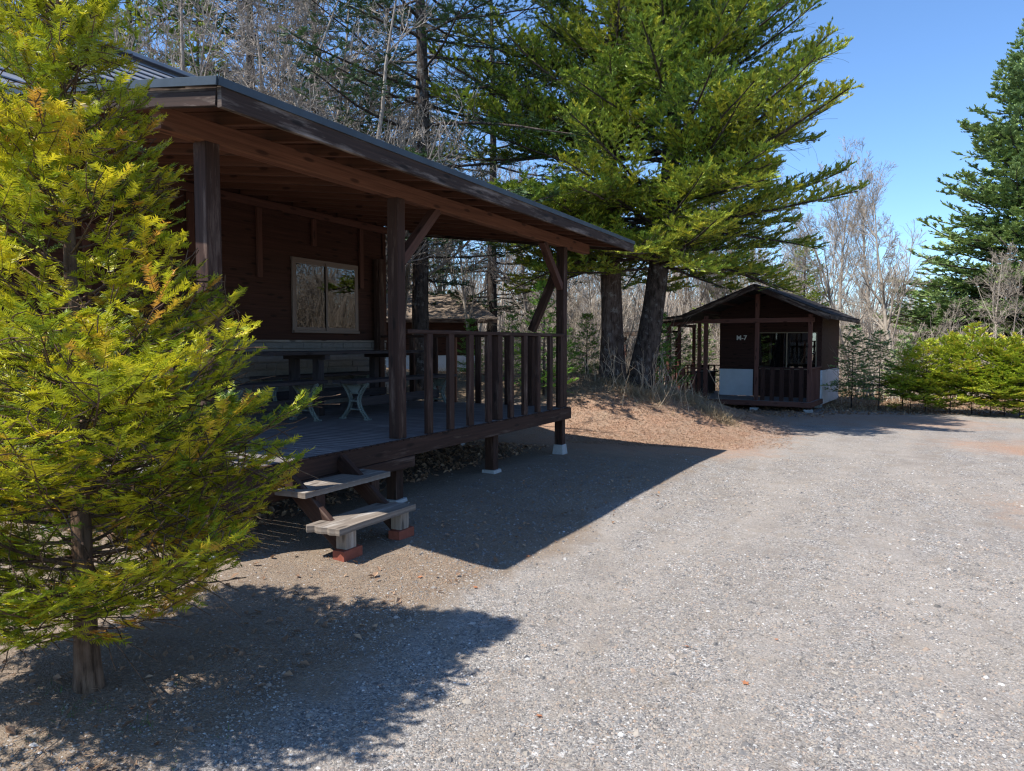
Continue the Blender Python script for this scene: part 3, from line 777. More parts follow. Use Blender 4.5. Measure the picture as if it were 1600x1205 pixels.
# lettering
tc = bpy.data.curves.new('lettering', 'FONT'); tc.body = 'M-7'; tc.size = .19; tc.extrude = .008; tc.offset = .004
to = bpy.data.objects.new('lettering', tc); col.objects.link(to)
bpy.context.view_layer.update()
me = bpy.data.meshes.new_from_object(to.evaluated_get(bpy.context.evaluated_depsgraph_get())); bpy.data.objects.remove(to)
lt = bpy.data.objects.new('lettering', me); col.objects.link(lt); me.materials.clear(); me.materials.append(M['letter'])
lt.parent = cab; lt.matrix_basis = Matrix(((0, 0, -1, U1-.012), (-1, 0, 0, 2.36), (0, 1, 0, 1.76), (0, 0, 0, 1)))
# posts and beams
for v in (.0, 1.37, 2.79): cb(MB().box(-.0, .105, v-.05, v+.05, cz, 2.42 if v != 1.37 else 2.42), 'post', 'm7post')
b = MB(); b.box(-.005, .10, -.10, 2.90, 2.22, 2.34); 
cb(b, 'tie_beam', 'm7post'); b = MB(); b.box(0.002, .102, 1.32, 1.42, 2.345, 3.0); cb(b, 'king_post', 'm7post')
# roof slabs
RX0, RX1 = -.5, 5.0
def slab(pts_vz, th, mat, name, parent=None, x0=RX0, x1=RX1):
    b = MB(); (v0, z0), (v1, z1) = pts_vz
    n = 10
    for i in range(n):
        a, c = i/n, (i+1)/n
        b.prism([(x0, v0+(v1-v0)*a, z0+(z1-z0)*a), (x1, v0+(v1-v0)*a, z0+(z1-z0)*a), (x1, v0+(v1-v0)*c, z0+(z1-z0)*c-.012), (x0, v0+(v1-v0)*c, z0+(z1-z0)*c-.012)], (0, 0, th))
    return b.build(name, M[mat], parent or cab, world=False)
rz_, kz, ez = 3.22, 2.42, 2.38
crf = slab(((-.565, ez+.0), (1.33, rz_)), .035, 'darkroof', 'roof')
slab(((3.30, kz+.02), (1.33, rz_)), .035, 'darkroof', 'roof_slope', crf)
slab(((4.55, 2.31), (3.302, kz+.02)), .03, 'darkroof', 'lean_to_roof', crf, RX0+.15, 3.4)
for x in (RX0+.02, RX1-.02):
    b = MB()
    b.beam((x, -.555, ez-.065), (x, 1.33, rz_-.065), .03, .13); b.beam((x, 1.335, rz_-.065), (x, 3.30, kz-.05), .03, .13)
    b.build('fascia_board', M['fascia'], cab, world=False)
b = MB(); b.beam((RX0+.18, 3.31, kz-.04), (RX0+.18, 4.53, 2.27), .03, .08); b.beam((RX0+.2, 4.54, 2.27), (3.4, 4.54, 2.27), .03, .08)
cb(b, 'fascia_board', 'fascia')
cb(MB().beam((RX0+.04, -.555, ez-.05), (RX1-.04, -.555, ez-.05), .03, .10), 'fascia_board', 'fascia')
for v in (.35, .9, 1.75, 2.3, 2.85):
    zz = np.interp(v, [-.565, 1.33, 3.3], [ez, rz_, kz]); b = MB(); b.beam((RX0+.04, v, zz-.05), (U1, v, zz-.05), .04, .07); cb(b, 'rafter', 'm7siding')
# deck
b = MB(); u = -.06
while u < U1+.0: b.beam((u+.045, -.05, cz-.015), (u+.045, 4.28, cz-.015), .085, .028); u += .095
b.box(U1+.01, 3.3, V1+.02, 4.28, cz-.03, cz-.001)
cb(b, 'deck_floor', 'deck')
b = MB(); b.box(-.09, -.05, -.08, 4.31, cz-.14, cz-.004); b.box(-.045, U1, -.09, -.055, cz-.14, cz-.004); b.box(-.05, 3.3, 4.285, 4.32, cz-.14, cz-.004); cb(b, 'rim_board', 'm7post')
for (u, v) in ((.02, .0), (.02, 1.4), (.02, 2.8), (U1+.1, .05), (U2-.3, .05), (U2-.3, 2.7), (.02, 4.1), (3., 4.1)):
    g = cg(u, v); f = cb(MB().box(u-.05, u+.05, v-.05, v+.05, g+.06, max(cz-.145, g+.1) if u < 1 else -.085+.15), 'foundation_post', 'm7siding')
    cb(MB().box(u-.10, u+.10, v-.10, v+.10, g-.08, g+.07), 'footing', 'concrete', f)
# railing front right bay + side
r1 = cb(MB().box(.01, .09, .055, 1.315, .97, 1.01), 'railing', 'm7siding')
for v in np.linspace(.2, 1.2, 5): cb(MB().box(.03, .06, float(v)-.055, float(v)+.055, cz+.001, .968), 'baluster', 'm7siding', r1)
r2 = cb(MB().box(.11, U1-.01, -.04, .04, .97, 1.01), 'railing', 'm7post')
for u in np.linspace(.24, 1.5, 8): cb(MB().box(float(u)-.04, float(u)+.04, -.02, .01, cz+.001, .968), 'baluster', 'm7post', r2)
# lean-to porch posts and railing
for (u, v) in ((-.0, 3.90), (.9, 4.2), (1.8, 4.2), (3.2, 4.2), (1.3, 3.4), (3.2, 3.1)): cb(MB().box(u, u+.09, v-.045, v+.045, cz, 2.28), 'post', 'm7post')
cb(MB().beam((RX0+.3, 4.2, 2.22), (3.35, 4.2, 2.22), .07, .09), 'beam', 'm7post')
cb(MB().beam((.05, 2.85, 2.27), (.05, 4.3, 2.20), .07, .07), 'beam', 'm7post')
r3 = cb(MB().box(.01, .08, 2.845, 3.85, .93, .965), 'railing', 'm7post')
for v in (3.13, 3.46): cb(MB().box(.015, .065, v-.05, v+.05, cz+.001, .928), 'baluster', 'm7post', r3)
r4 = cb(MB().box(.1, 3.2, 4.17, 4.24, .93, .965), 'railing', 'm7post')
for u in np.linspace(.3, 3.0, 9): cb(MB().box(float(u)-.03, float(u)+.03, 4.18, 4.22, cz+.001, .928), 'baluster', 'm7post', r4)
r5 = cb(MB().box(3.2, 3.27, 2.95, 4.0, .93, .965), 'railing', 'm7siding')
for v in np.linspace(3.1, 3.9, 5): cb(MB().box(3.21, 3.26, float(v)-.03, float(v)+.03, cz+.001, .928), 'baluster', 'm7siding', r5)
# table in the cabin porch
ct = empty('table', tuple(cab.matrix_basis @ Vector((1.9, 3.45, cz))), CTH, label='small dark table inside the railed side porch of the small cabin', cat='table')
b = MB(); b.box(-.6, .6, -.3, .3, .66, .70); b.build('table_top', M['table'], ct, world=False)
for x in (-.45, .45): MB().box(x-.05, x+.05, -.2, .2, .001, .655).build('leg', M['table'], ct, world=False)
# shed roof piece seen left of the fir trunks
shd = empty('shelter', (*P(1003, 24.2), 0), CTH, label='low dark flat-roofed shelter left of the small cabin, behind the leaning fir trunk', cat='shelter')
b = MB(); b.beam((0, -1.0, 2.05), (0, .45, 1.99), 2.2, .05); b.build('roof', M['darkroof'], shd, world=False)
MB().beam((-1.12, -1.0, 1.98), (-1.12, .45, 1.92), .03, .13).build('fascia_board', M['fascia'], shd, world=False)
for x in (-.95, .95):
    for y in (-.85, .2): MB().box(x-.05, x+.05, y-.05, y+.05, -.3, 1.95).build('post', M['m7post'], shd, world=False)
# ================================================================ FAR CABIN
fx, fy = P(700, 25)
fc = empty('cabin', (fx, fy, 0), R(0), label='far cabin with a pale brown shingle roof and white lower boards, behind the porch railing', cat='building')
fz = G(fx, fy)
# local frame: u toward camera-right (perp to view), v away
fc.rotation_euler = (0, 0, TH - math.pi/2 + R(6)); fc.location = (fx, fy, 0)
z0 = 1.65 - 47/F*25
b = MB(); b.box(-2.2, 1.03, 0, .1, z0-.3, 2.35); b.box(.93, 1.03, .1, 3, z0-.3, 2.6); b.box(-2.2, -2.1, .1, 3, z0-.3, 2.6)
b.prism([(.93, 0, 2.3), (.93, 3, 2.3), (.93, 1.5, 2.95)], (.08, 0, 0)); fw = b.build('wall', M['siding'], fc, world=False)
b = MB(); b.box(-2.15, 1.04, -.03, -.002, z0, 1.25); b.build('lower_board', M['white'], fw, world=False)
b = MB(); n = 9
for i in range(n):
    a, c = i/n, (i+1)/n
    y0, y1, q0, q1 = -.75+2.3*a, -.75+2.3*c, 2.44+.95*a, 2.44+.95*c
    b.prism([(-3, y0, q0+.01), (1.65-.45*a*2, y0, q0+.01), (1.65-.45*c*2, y1, q1), (-3, y1, q1)], (0, 0, .03))
b.prism([(-3, 1.55, 3.38), (.75, 1.55, 3.38), (1.65, 3.8, 2.44), (-3, 3.8, 2.44)], (0, 0, .03))
b.build('roof', M['shingle'], fc, world=False)
b = MB(); b.beam((-3, -.74, 2.39), (1.63, -.74, 2.39), .03, .09); b.build('fascia_board', M['fascia'], fc, world=False)
# ================================================================ VEGETATION
exec_part2 = True
def rot_az(px, d, side):  # helper: azimuth in the world of a camera-relative direction
    return 0
def to_xyz(px, d): 
    x, y = P(px, d); return (x, y, G(x, y))
# ---- 1. foreground yew
yp = ([.26, .45, .7, .95, 1.15, 1.4, 1.7, 2.1, 2.5, 2.9, 3.45], [.52, .82, .96, .93, .84, .69, .55, .41, .29, .21, .05])
wp, fp = conifer(11, 3.38, .050, .26, yp, 172, lv=(.82, 1.08), e0=(-6, 36), curve=.085, sec_sp=.062, sec_len=.46, tert_sp=.050, tert_len=.105,
                 J=30, nl=.025, nw=.0050, ang=62, six=False, tipup=.10, start=.2, dead=.22, upw=.10, rb=.010, lean=(-.03, .05), bark_n=14)
plant_tree('yew_tree', wp, fp, (1.99, 3.15, G(1.99, 3.15)), M['bark_yew'], M['yew'],
           label='yellow-green yew with a short bare trunk in the left foreground beside the porch', cat='tree')
# ---- 2. the two big firs on the mound
fpf = ([2.2, 3.2, 4.2, 5.5, 7.0, 8.5, 10, 12, 14.5], [2.2, 3.6, 4.3, 4.4, 4.3, 3.7, 3.1, 2.0, .3])
def fsp(seed, nb, pf, lean, azf, tb=0, bow=(0, 0)):
    return conifer(seed, 14.5, .265, 2.6, pf, nb, e0=(-1, 30), curve=.05, sec_sp=.125, sec_len=.38, tert_sp=.085, tert_len=.23,
                   J=14, nl=.058, nw=.026, ang=40, tipup=.20, start=.25, dead=.3, upw=.45, rb=.012, lowc=.1, lean=lean, bow=bow, lv=(.78, 1.0), hexp=1.3, azf=azf, bark_n=16, tint_bias=tb)
right = np.array([ST, -CT]); frw = np.array([CT, ST])
def azA(a, h):
    v = np.array([math.cos(a), math.sin(a)]); s = v @ right
    return (1.0 - .15*max(0, s))*(.82+.25*math.sin(3*a+h*1.3))
fpf = ([2.2, 3.0, 4.0, 5.2, 6.5, 8, 10, 12, 14.5], [2.4, 3.7, 4.5, 4.4, 4.0, 3.3, 2.5, 1.6, .3])
wp, fp = fsp(21, 165, fpf, (0, 0), azA, .05)
plant_tree('fir_tree', wp, fp, (*P(953, 17.2), G(*P(953, 17.2))-.05), M['bark_fir'], M['fir'],
           label='big fir with reddish bark, left one of the pair on the mound', cat='tree')
def azB(a, h):
    v = np.array([math.cos(a), math.sin(a)]); s = v @ right
    return (.97+.09*math.sin(3*a+h*1.7))*(1-.10*max(0, s)*(h > 4))
wp, fp = fsp(22, 225, ([2.4, 2.8, 3.6, 5, 6, 7, 8.5, 10, 12, 14.5], [2.8, 3.9, 4.3, 4.5, 4.3, 3.8, 3.0, 2.2, 1.3, .2]), (right[0]*.5, right[1]*.5), azB, .07, (right[0]*.5, right[1]*.5))
plant_tree('fir_tree', wp, fp, (*P(996, 16.4), G(*P(996, 16.4))-.05), M['bark_dark'], M['fir'],
           label='big fir with a dark trunk leaning right, nearest the small cabin', cat='tree')
# ---- 3. tall spruce on the right
wp, fp = conifer(31, 16.2, .3, .8, ([.8, 2.4, 4.6, 7.4, 11, 16.2], [5.6, 6.0, 5.3, 3.8, 2.6, .15]), 430, e0=(-12, 26), curve=.04, sec_sp=.27, sec_len=.34,
                 tert_sp=.17, tert_len=.34, J=12, nl=.11, nw=.06, ang=45, tipup=.08, start=.2, upw=.3, rb=.012)
plant_tree('spruce_tree', wp, fp, (*P(1600, 33), G(*P(1600, 33))), M['bark_dark'], M['spruce'],
           label='tall dense green spruce rising behind the yellow-green hedge at the right edge', cat='tree')
# ---- 4. sparse dark conifers behind the lodge
SP = []
for s_ in (41, 42):
    SP.append(conifer(s_, 15.5, .21, 2.6, ([2.6, 4, 7, 11, 15.5], [2.6, 3.6, 3.9, 3.0, .4]), 95, e0=(-8, 15), curve=.03, sec_sp=.22, sec_len=.36,
                 tert_sp=.16, tert_len=.24, J=10, nl=.075, nw=.028, ang=45, tipup=.02, start=.2, sparse=.22, dead=.2, upw=.2, rb=.010))
dk = []
for i, (px, d, k, rz, s, lab) in enumerate((
        (661, 16.2, 0, .3, 1., 'dark conifer whose trunk stands between the porch posts, just past the lodge'),
        (402, 20.5, 1, 1.2, 1., 'dark conifer with a black trunk rising over the near half of the porch roof'),
        (500, 27, 0, 2.6, 1.15, 'dark conifer far behind the middle of the porch roof'),
        (770, 27, 1, 4., 1.1, 'dark conifer standing behind the left side of the big firs'),
        (610, 34, 0, 5., 1.2, 'dark conifer seen far behind the far cabin roof'))):
    if k < len(SP) and i < 2:
        r = plant_tree('conifer_tree', *SP[k], to_xyz(px, d), M['bark_dark'], M['darkfir'], rz, s, label=lab, cat='tree', group='dark conifers behind the lodge'); dk.append(r)
    else:
        r = copy_tree(dk[k]); r.location = to_xyz(px, d); r.rotation_euler = (0, 0, rz); r.scale = (s,)*3; r['label'] = lab
gt = conifer(43, 14, .24, 1.2, ([1.2, 3, 6, 10, 14], [3.6, 4.0, 3.6, 2.3, .2]), 150, e0=(-10, 24), curve=.05, sec_sp=.24, sec_len=.36,
                 tert_sp=.16, tert_len=.30, J=12, nl=.09, nw=.042, ang=45, tipup=.08, start=.2, upw=.3, tint_bias=.1)
g0 = plant_tree('conifer_tree', *gt, to_xyz(215, 23), M['bark_dark'], M['fir'], 0, 1, label='green conifer behind the upper roof of the lodge, above the yew', cat='tree')
for px, d, rz, s, lab in ((320, 29, 2., 1.05, 'green conifer behind the bare branches over the near roof corner'),
                          (90, 27, 4., 1.1, 'green conifer behind the top of the yew at the left edge'),
                          (1140, 42, 1., .62, 'small green conifer in the woods just behind the small cabin ridge'),
                          (1255, 46, 3., .6, 'small green conifer in the woods right of the small cabin ridge')):
    r = copy_tree(g0); r.location = to_xyz(px, d); r.rotation_euler = (0, 0, rz); r.scale = (s,)*3; r['label'] = lab
# ---- 5. saplings, little firs, hedge
sp_ = conifer(51, 2.3, .025, .12, ([.1, .5, 1.2, 2.3], [.75, .8, .5, .05]), 46, e0=(0, 25), curve=.05, sec_sp=.075, sec_len=.42, tert_sp=.055, tert_len=.10,
              J=10, nl=.032, nw=.014, ang=48, tipup=.05, start=.15, bark_n=5)
s0 = None
for px, d, s, lab in ((850, 15.5, 1.05, 'bright green young conifer seen through the porch railing left of the corner post'),
                      (917, 19.5, .8, 'bright green young conifer left of the reddish fir trunk'),
                      (800, 20, .8, 'bright green young conifer in the thicket beyond the far end railing'),
                      (1030, 19.5, .95, 'bright green young conifer between the leaning fir trunk and the small cabin'),
                      (885, 22.5, 1.0, 'green young conifer in the thicket behind the corner post'),
                      (735, 17.5, .6, 'low green young conifer beyond the far end railing near the far cabin')):
    if s0 is None: r = s0 = plant_tree('young_conifer', *sp_, to_xyz(px, d), M['bark_dark'], M['sapling'], 0, s, label=lab, cat='young tree', group='young conifers round the mound')
    else:
        r = copy_tree(s0); r.location = to_xyz(px, d); r.rotation_euler = (0, 0, rng.uniform(0, 6)); r.scale = (s,)*3; r['label'] = lab
lf = conifer(52, 2.5, .022, .2, ([.2, .6, 1.4, 2.5], [.8, .85, .5, .06]), 62, e0=(-5, 18), curve=.04, sec_sp=.10, sec_len=.4, tert_sp=.08, tert_len=.11,
              J=10, nl=.04, nw=.017, ang=48, start=.15, bark_n=5)
l0 = plant_tree('young_fir', *lf, to_xyz(1332, 20.6), M['bark_dark'], M['spruce'], 0, .95, label='thin dark young fir right beside the small cabin', cat='young tree', group='thin dark young firs right of the cabin')
for px, d, s, lab in ((1375, 20.0, .88, 'thin dark young fir midway between the small cabin and the hedge'), (1412, 21.2, .85, 'thin dark young fir touching the left end of the yellow-green hedge'),
                      (1058, 24.5, 1.0, 'thin dark young fir behind the side porch of the small cabin'), (1096, 25.5, 1.05, 'second thin dark young fir behind the side porch of the small cabin')):
    r = copy_tree(l0); r.location = to_xyz(px, d); r.rotation_euler = (0, 0, rng.uniform(0, 6)); r.scale = (s,)*3; r['label'] = lab
HP = []
for s_ in (61, 62, 63):
    HP.append(conifer(s_, 1.95, .012, .20, ([.2, .5, 1., 1.5, 1.95], [.5, .84, .72, .42, .08]), 50, lv=(.6, 1.25), e0=(-5, 35), curve=.04, sec_sp=.065, sec_len=.5, tert_sp=.05, tert_len=.10,
                 J=12, nl=.036, nw=.017, ang=38, tipup=.05, start=.25, bark_n=6, tint_bias=.05))
hl = ['left end of the row, half mixed with orange tips', 'second from the left end of the row', 'third from the left, with a bare stem showing below', 'fourth from the left, the tallest pointed one',
      'fifth from the left of the row', 'sixth from the left, just in front of the tall spruce', 'seventh from the left, near the right edge', 'last one cut by the right edge of the picture']
hb = []
for i, (px, d, s) in enumerate(((1425, 20.0, .88), (1448, 19.5, .98), (1487, 19.2, 1.02), (1521, 18.9, 1.13), (1550, 18.6, .98), (1572, 18.3, .98), (1596, 18.0, 1.0), (1630, 17.8, 1.05))):
    lab = 'yellow-green hedge shrub, ' + hl[i]
    if i < 3: r = plant_tree('hedge_shrub', *HP[i], to_xyz(px, d), M['bark_dark'], M['hedge'], 0, s, label=lab, cat='shrub', group='hedge shrubs along the lot edge'); hb.append(r)
    else: r = copy_tree(hb[i % 3]); r.location = to_xyz(px, d); r.rotation_euler = (0, 0, rng.uniform(0, 6)); r.scale = (s,)*3; r['label'] = lab
# ---- 6. bare trees
def put_bare(px, d, proto, rz, s, name='bare_tree', **k):
    r = copy_tree(proto) if proto.get('_used') else proto
    if proto.get('_used'): pass
    proto['_used'] = 1
    r.location = to_xyz(px, d); r.rotation_euler = (0, 0, rz); r.scale = (s,)*3
    for a, b_ in k.items(): r[a] = b_
    return r
def proto_bare(seed, mat='bark_pale', **k):
    a, tw = bare_tree(seed, **k)
    r = empty('bare_tree', (0, 0, 0))
    np_mesh('trunk', a[:1], M[mat], r, smooth=True)
    np_mesh('crown', a[1:]+tw, M[mat], r, smooth=False)
    return r
NB = [proto_bare(71, H=9.5, r0=.13, stems=2, m=(13, 8, 6, 4), spread=40, fork=.25, up=.07, twig=.007),
      proto_bare(72, H=10.5, r0=.12, stems=1, m=(20, 9, 6, 4), spread=48, fork=.25, up=.06, twig=.0068),
      proto_bare(73, H=8.5, r0=.10, stems=3, m=(11, 8, 6, 4), spread=42, fork=.2, up=.05, twig=.007)]
near_b = ((540, 14.2, 0, .2, .95, 'bare grey tree whose trunk clears the middle of the porch roof, leaning right'),
          (470, 16.5, 1, 1.5, 1., 'bare tree behind the porch roof between the black trunk and the leaning trunk'),
          (300, 15.5, 2, 2.5, 1.1, 'bare twiggy tree behind the near corner of the porch roof'),
          (615, 16.5, 2, 4.1, 1.05, 'bare many-stemmed tree above the far half of the porch roof'),
          (190, 16.5, 0, 5.1, 1.1, 'bare twiggy tree over the upper roof, right of the yew top'),
          (830, 24, 1, .9, .8, 'bare tree behind the far end of the porch roof'),
          (385, 23, 0, 3.3, 1.1, 'bare tree beside the black conifer trunk over the roof'),
          (250, 15.5, 1, 3.9, .95, 'bare twiggy tree over the end of the upper roof ridge'),
          (575, 17.5, 1, 5.5, 1., 'bare slim tree over the far half of the porch roof edge'),
          (440, 15.8, 2, .4, 1., 'bare many-stemmed tree just over the middle of the porch roof edge'),
          (350, 14.6, 0, 2.2, .95, 'pale bare tree just right of the near roof corner, two stems leaning apart'),
          (492, 14.6, 1, 5.2, .9, 'pale bare single-stemmed tree left of the trunk that clears the roof middle'),
          (245, 14.4, 2, 1.2, .95, 'pale bare bushy tree just left of the near roof corner'))
for i, (px, d, k, rz, s, lab) in enumerate(near_b):
    put_bare(px, d, NB[k], rz, s, label=lab, category='tree', group='bare trees behind the lodge').rotation_euler = (R(6*math.sin(i*2.1)), R(9*math.cos(i*1.3)), rz)
FB = [proto_bare(81, 'bark_far', H=11, r0=.13, stems=1, m=(18, 8, 6, 4), spread=34, fork=.25, up=.08, twig=.008),
      proto_bare(82, 'bark_far', H=9, r0=.10, stems=2, m=(14, 8, 6, 4), spread=42, fork=.2, up=.05, twig=.008),
      proto_bare(83, 'bark_far', H=12, r0=.15, stems=1, m=(20, 8, 5, 4), spread=30, fork=.3, up=.10, twig=.008),
      proto_bare(84, 'bark_far', H=7, r0=.08, stems=4, m=(9, 7, 6, 4), spread=45, fork=.1, up=.05, twig=.007)]
# trees one can tell apart right of the cabin
mid = ((1402, 24.5, 0, .62, 'bare grey tree rising just behind the left end of the hedge'),
       (1345, 27.0, 1, .80, 'bare curved two-stemmed tree behind the thin dark firs'),
       (1310, 31, 2, .78, 'tall slim bare tree right of the small cabin roof'),
       (1375, 34, 2, .78, 'tall slim bare tree whose fine top stands in the sky left of the spruce'),
       (1560, 27.5, 1, .6, 'bare pinkish-grey tree in front of the tall spruce'),
       (1475, 27.5, 3, .5, 'low bare bushy tree in front of the left side of the spruce'),
       (885, 23, 3, .62, 'low bare bushy tree behind the porch corner post'),
       (925, 27, 1, .8, 'bare tree between the porch corner post and the reddish fir trunk'),
       (745, 24, 2, .62, 'bare tree with a bent dark trunk right of the far cabin'))
for i, (px, d, k, s, lab) in enumerate(mid):
    put_bare(px, d, FB[k], i*1.3, s, label=lab, category='tree', group='bare trees round the lot')
rw = np.random.default_rng(99)
far = []
pxs = np.concatenate([np.linspace(600, 1290, 34), np.linspace(1300, 1600, 10)])
for i, px in enumerate(pxs):
    px = px + rw.uniform(-14, 14); d = rw.uniform(33, 62) if px < 1290 else rw.uniform(42, 66)
    k = int(rw.integers(0, 4)); s = rw.uniform(.72, 1.0)*(1.0 if px < 1290 else .62)
    put_bare(px, d, FB[k], rw.uniform(0, 6), s, label='bare pale tree in the woods beyond the cabins', category='tree', group='bare trees in the far woods')
# trees across the lot, out of the frame: the lodge window mirrors them
for i, (x, y) in enumerate(((24, -11), (28, -13), (26, -16), (31, -17), (22, -15), (33, -13), (19, -13), (29, -20))):
    r = copy_tree(FB[i % 4]); r.location = (x, y, 0); r.rotation_euler = (0, 0, i*1.7); r.scale = (.9,)*3
    r['label'] = 'bare pale tree across the lot, mirrored in the lodge window'; r['category'] = 'tree'; r['group'] = 'bare trees across the lot'
for i, (x, y) in enumerate(((30, -9), (24, -18), (33, -17), (37, -12), (20, -17), (40, -20))):
    if i > 1: break
    r = copy_tree(dk[i % 2]); r.location = (x+8, y-6, -.1); r.rotation_euler = (0, 0, i*1.1); r.scale = (.8,)*3
    r['label'] = 'dark conifer across the lot, mirrored in the lodge window'; r['category'] = 'tree'; r['group'] = 'conifers across the lot'
for p in NB+FB:
    for o in list(col.objects):
        if '_used' in o: del o['_used']
# far woods as one mass of stems and twigs
n = 6000; rg = np.random.default_rng(5)
px = rg.uniform(380, 1780, n); d = rg.uniform(58, 105, n); x = d*CT + (px-800)/F*d*ST; y = d*ST - (px-800)/F*d*CT
S = np.stack([x, y, gh(x, y)], 1); D = np.stack([rg.normal(0, .12, n), rg.normal(0, .12, n), np.ones(n)], 1)
Lw = rg.uniform(4, 9.5, n)*np.where(px > 1290, .72, 1.)
t = grow(S, D, Lw, 6, .02, .07, rg); rr = rg.uniform(.02, .085, n)[:, None]*np.linspace(1, .2, 6)[None]; tw = rg.uniform(0, 1, n)
b1, r1 = spawn(t, rr, 7, 38, .32, 4, .08, .12, rg, .2, 1, .5)
wm = np_mesh('woods', [tubes(t, rr, 3, tw), tubes(b1, np.maximum(r1, .014), 3, np.repeat(tw, 7))], M['woody'])
props(wm, kind='stuff', label='far-off mass of bare stems and twigs behind the woods', cat='woods')
# thicket of tan stems
def thick(n, pxr, dr, Lr, r0, seed, skip=None):
    rg = np.random.default_rng(seed); px = rg.uniform(*pxr, n); d = rg.uniform(dr[0]**.5, dr[1]**.5, n)**2
    if skip is not None: k = ~skip(px, d); px, d = px[k], d[k]; n = len(px)
    # clump
    x = d*CT + (px-800)/F*d*ST; y = d*ST - (px-800)/F*d*CT
    x += rg.normal(0, .3, n); y += rg.normal(0, .3, n)
    k = waves(x, y, 1.1) > -.45; x, y = x[k], y[k]; n = len(x)
    S = np.stack([x, y, gh(x, y)-.03], 1); D = np.stack([rg.normal(0, .35, n), rg.normal(0, .35, n), np.ones(n)], 1)
    L = rg.uniform(*Lr, n); t = grow(S, D, L, 6, rg.normal(-.05, .06, n), .14, rg); rr = r0*rg.uniform(.6, 1.4, (n, 1))*np.linspace(1, .3, 6)[None]
    b1, r1 = spawn(t, rr, 5, 40, .38, 4, .03, .2, rg, .2, 1, .7); tw = rg.uniform(.1, 1, n)
    return [tubes(t, rr, 3, tw), tubes(b1, np.maximum(r1, r0*.4), 3, np.repeat(tw, 5))]
sk = lambda px, d: ((px > 1000) & (px < 1325) & (d < 27.5) & (d > 17.5)) | ((px > 600) & (px < 800) & (d > 20) & (d < 30) & (px < 790)) | ((px > 920) & (px < 1045) & (d < 19.2))
tk = thick(2900, (820, 1330), (20.2, 36), (1.0, 3.8), .011, 1, sk) + thick(2000, (600, 900), (21.5, 42), (.8, 2.8), .011, 2, sk) + thick(2100, (1285, 1700), (23, 42), (.6, 2.6), .013, 3, sk)
o = np_mesh('thicket', tk, M['woody']); props(o, kind='stuff', label='pale tan brushwood thicket under the trees', cat='thicket')
rg = np.random.default_rng(8); n = 2600; x = rg.uniform(17, 42, n); y = rg.uniform(-24, -10, n) - np.clip(20-x, 0, 9)*.3
S = np.stack([x, y, gh(x, y)], 1); D = np.stack([rg.normal(0, .2, n), rg.normal(0, .2, n), np.ones(n)], 1)
t = grow(S, D, rg.uniform(2.5, 7, n), 6, .0, .1, rg); rr = rg.uniform(.012, .05, n)[:, None]*np.linspace(1, .25, 6)[None]
b1, r1 = spawn(t, rr, 8, 40, .34, 4, .05, .15, rg, .15, 1, .5)
props(np_mesh('brush_edge', [tubes(t, rr, 3), tubes(b1, np.maximum(r1, .01), 3)], M['woody']), kind='stuff', label='pale brushwood across the lot, mirrored in the lodge window', cat='thicket')
# dry grass: on the mound, tufts at its foot
def blades(x, y, L, wd, rg, lean=.5, up=-.25):
    n = len(x); S = np.stack([x, y, gh(x, y)-.01], 1); D = unit(np.stack([rg.normal(0, lean, n), rg.normal(0, lean, n), np.ones(n)], 1))
    t = grow(S, D, L, 5, up*rg.uniform(.2, 1.4, n), .1, rg); q = np.linspace(1, .15, 5)[None, :, None]
    W = unit(rg.normal(0, 1, (n, 1, 3))*np.array([1, 1, .1]))*wd*.5
    V = np.stack([t-W*q, t+W*q], 2).reshape(-1, 3); b = np.arange(n)[:, None]*10
    Fc = np.concatenate([b+np.array([[j*2, j*2+1, j*2+3, j*2+2]]) for j in range(4)], 0)
    return (V, Fc, np.repeat(np.clip(rg.normal(.5, .25, n), 0, 1), 10))
rg = np.random.default_rng(12)
def scatter_px(n, pr, dr, rg):
    px = rg.uniform(*pr, n); d = rg.uniform(*dr, n); return d*CT+(px-800)/F*d*ST, d*ST-(px-800)/F*d*CT
ch = []
x, y = scatter_px(9000, (880, 1175), (12.8, 20), rg)
wgt = sm(.2, 1.2, gh(x, y)*1.6) * sm(13.2, 15.5, x*CT+y*ST)*(.35+.65*(waves(x, y, 2.) > -.1))
k = rg.random(len(x)) < wgt; k &= rg.random(len(x)) < .22; ch.append(blades(x[k], y[k], rg.uniform(.05, .22, k.sum()), .008, rg, .8))
for (px_, d_, rr_, n_, L_) in ((1122, 15.2, .30, 900, .42), (1095, 15.6, .35, 700, .4), (1135, 14.7, .2, 500, .35), (1068, 16.0, .35, 600, .45), (990, 15.6, .4, 500, .55), (1015, 15.4, .5, 500, .6), (1045, 16.2, .4, 400, .6), (975, 16.3, .3, 350, .5), (945, 16.2, .4, 250, .4), (1080, 16.8, .5, 500, .5)):
    n_ = int(n_*.55); cx, cy = P(px_, d_); x = cx+rg.normal(0, rr_*.6, n_); y = cy+rg.normal(0, rr_*.6, n_)
    ch.append(blades(x, y, rg.uniform(.4, 1.1, n_)*L_*.72, .011, rg, .95, -.42))
x, y = scatter_px(6000, (1290, 1700), (19.5, 30), rg); ch.append(blades(x, y, rg.uniform(.08, .3, len(x)), .012, rg))
x, y = scatter_px(5000, (640, 930), (17, 27), rg); ch.append(blades(x, y, rg.uniform(.08, .3, len(x)), .010, rg))
x, y = scatter_px(30000, (885, 1240), (12.0, 19.0), rg)
k = rg.random(len(x)) < np.clip(np.exp(-((x-14)/3.4)**2 - ((y-4.2)/2.2)**2)*1.3, 0, 1)
x, y = x[k], y[k]; n_ = len(x); a_ = rg.uniform(0, 6.28, n_); L_ = rg.uniform(.015, .06, n_)
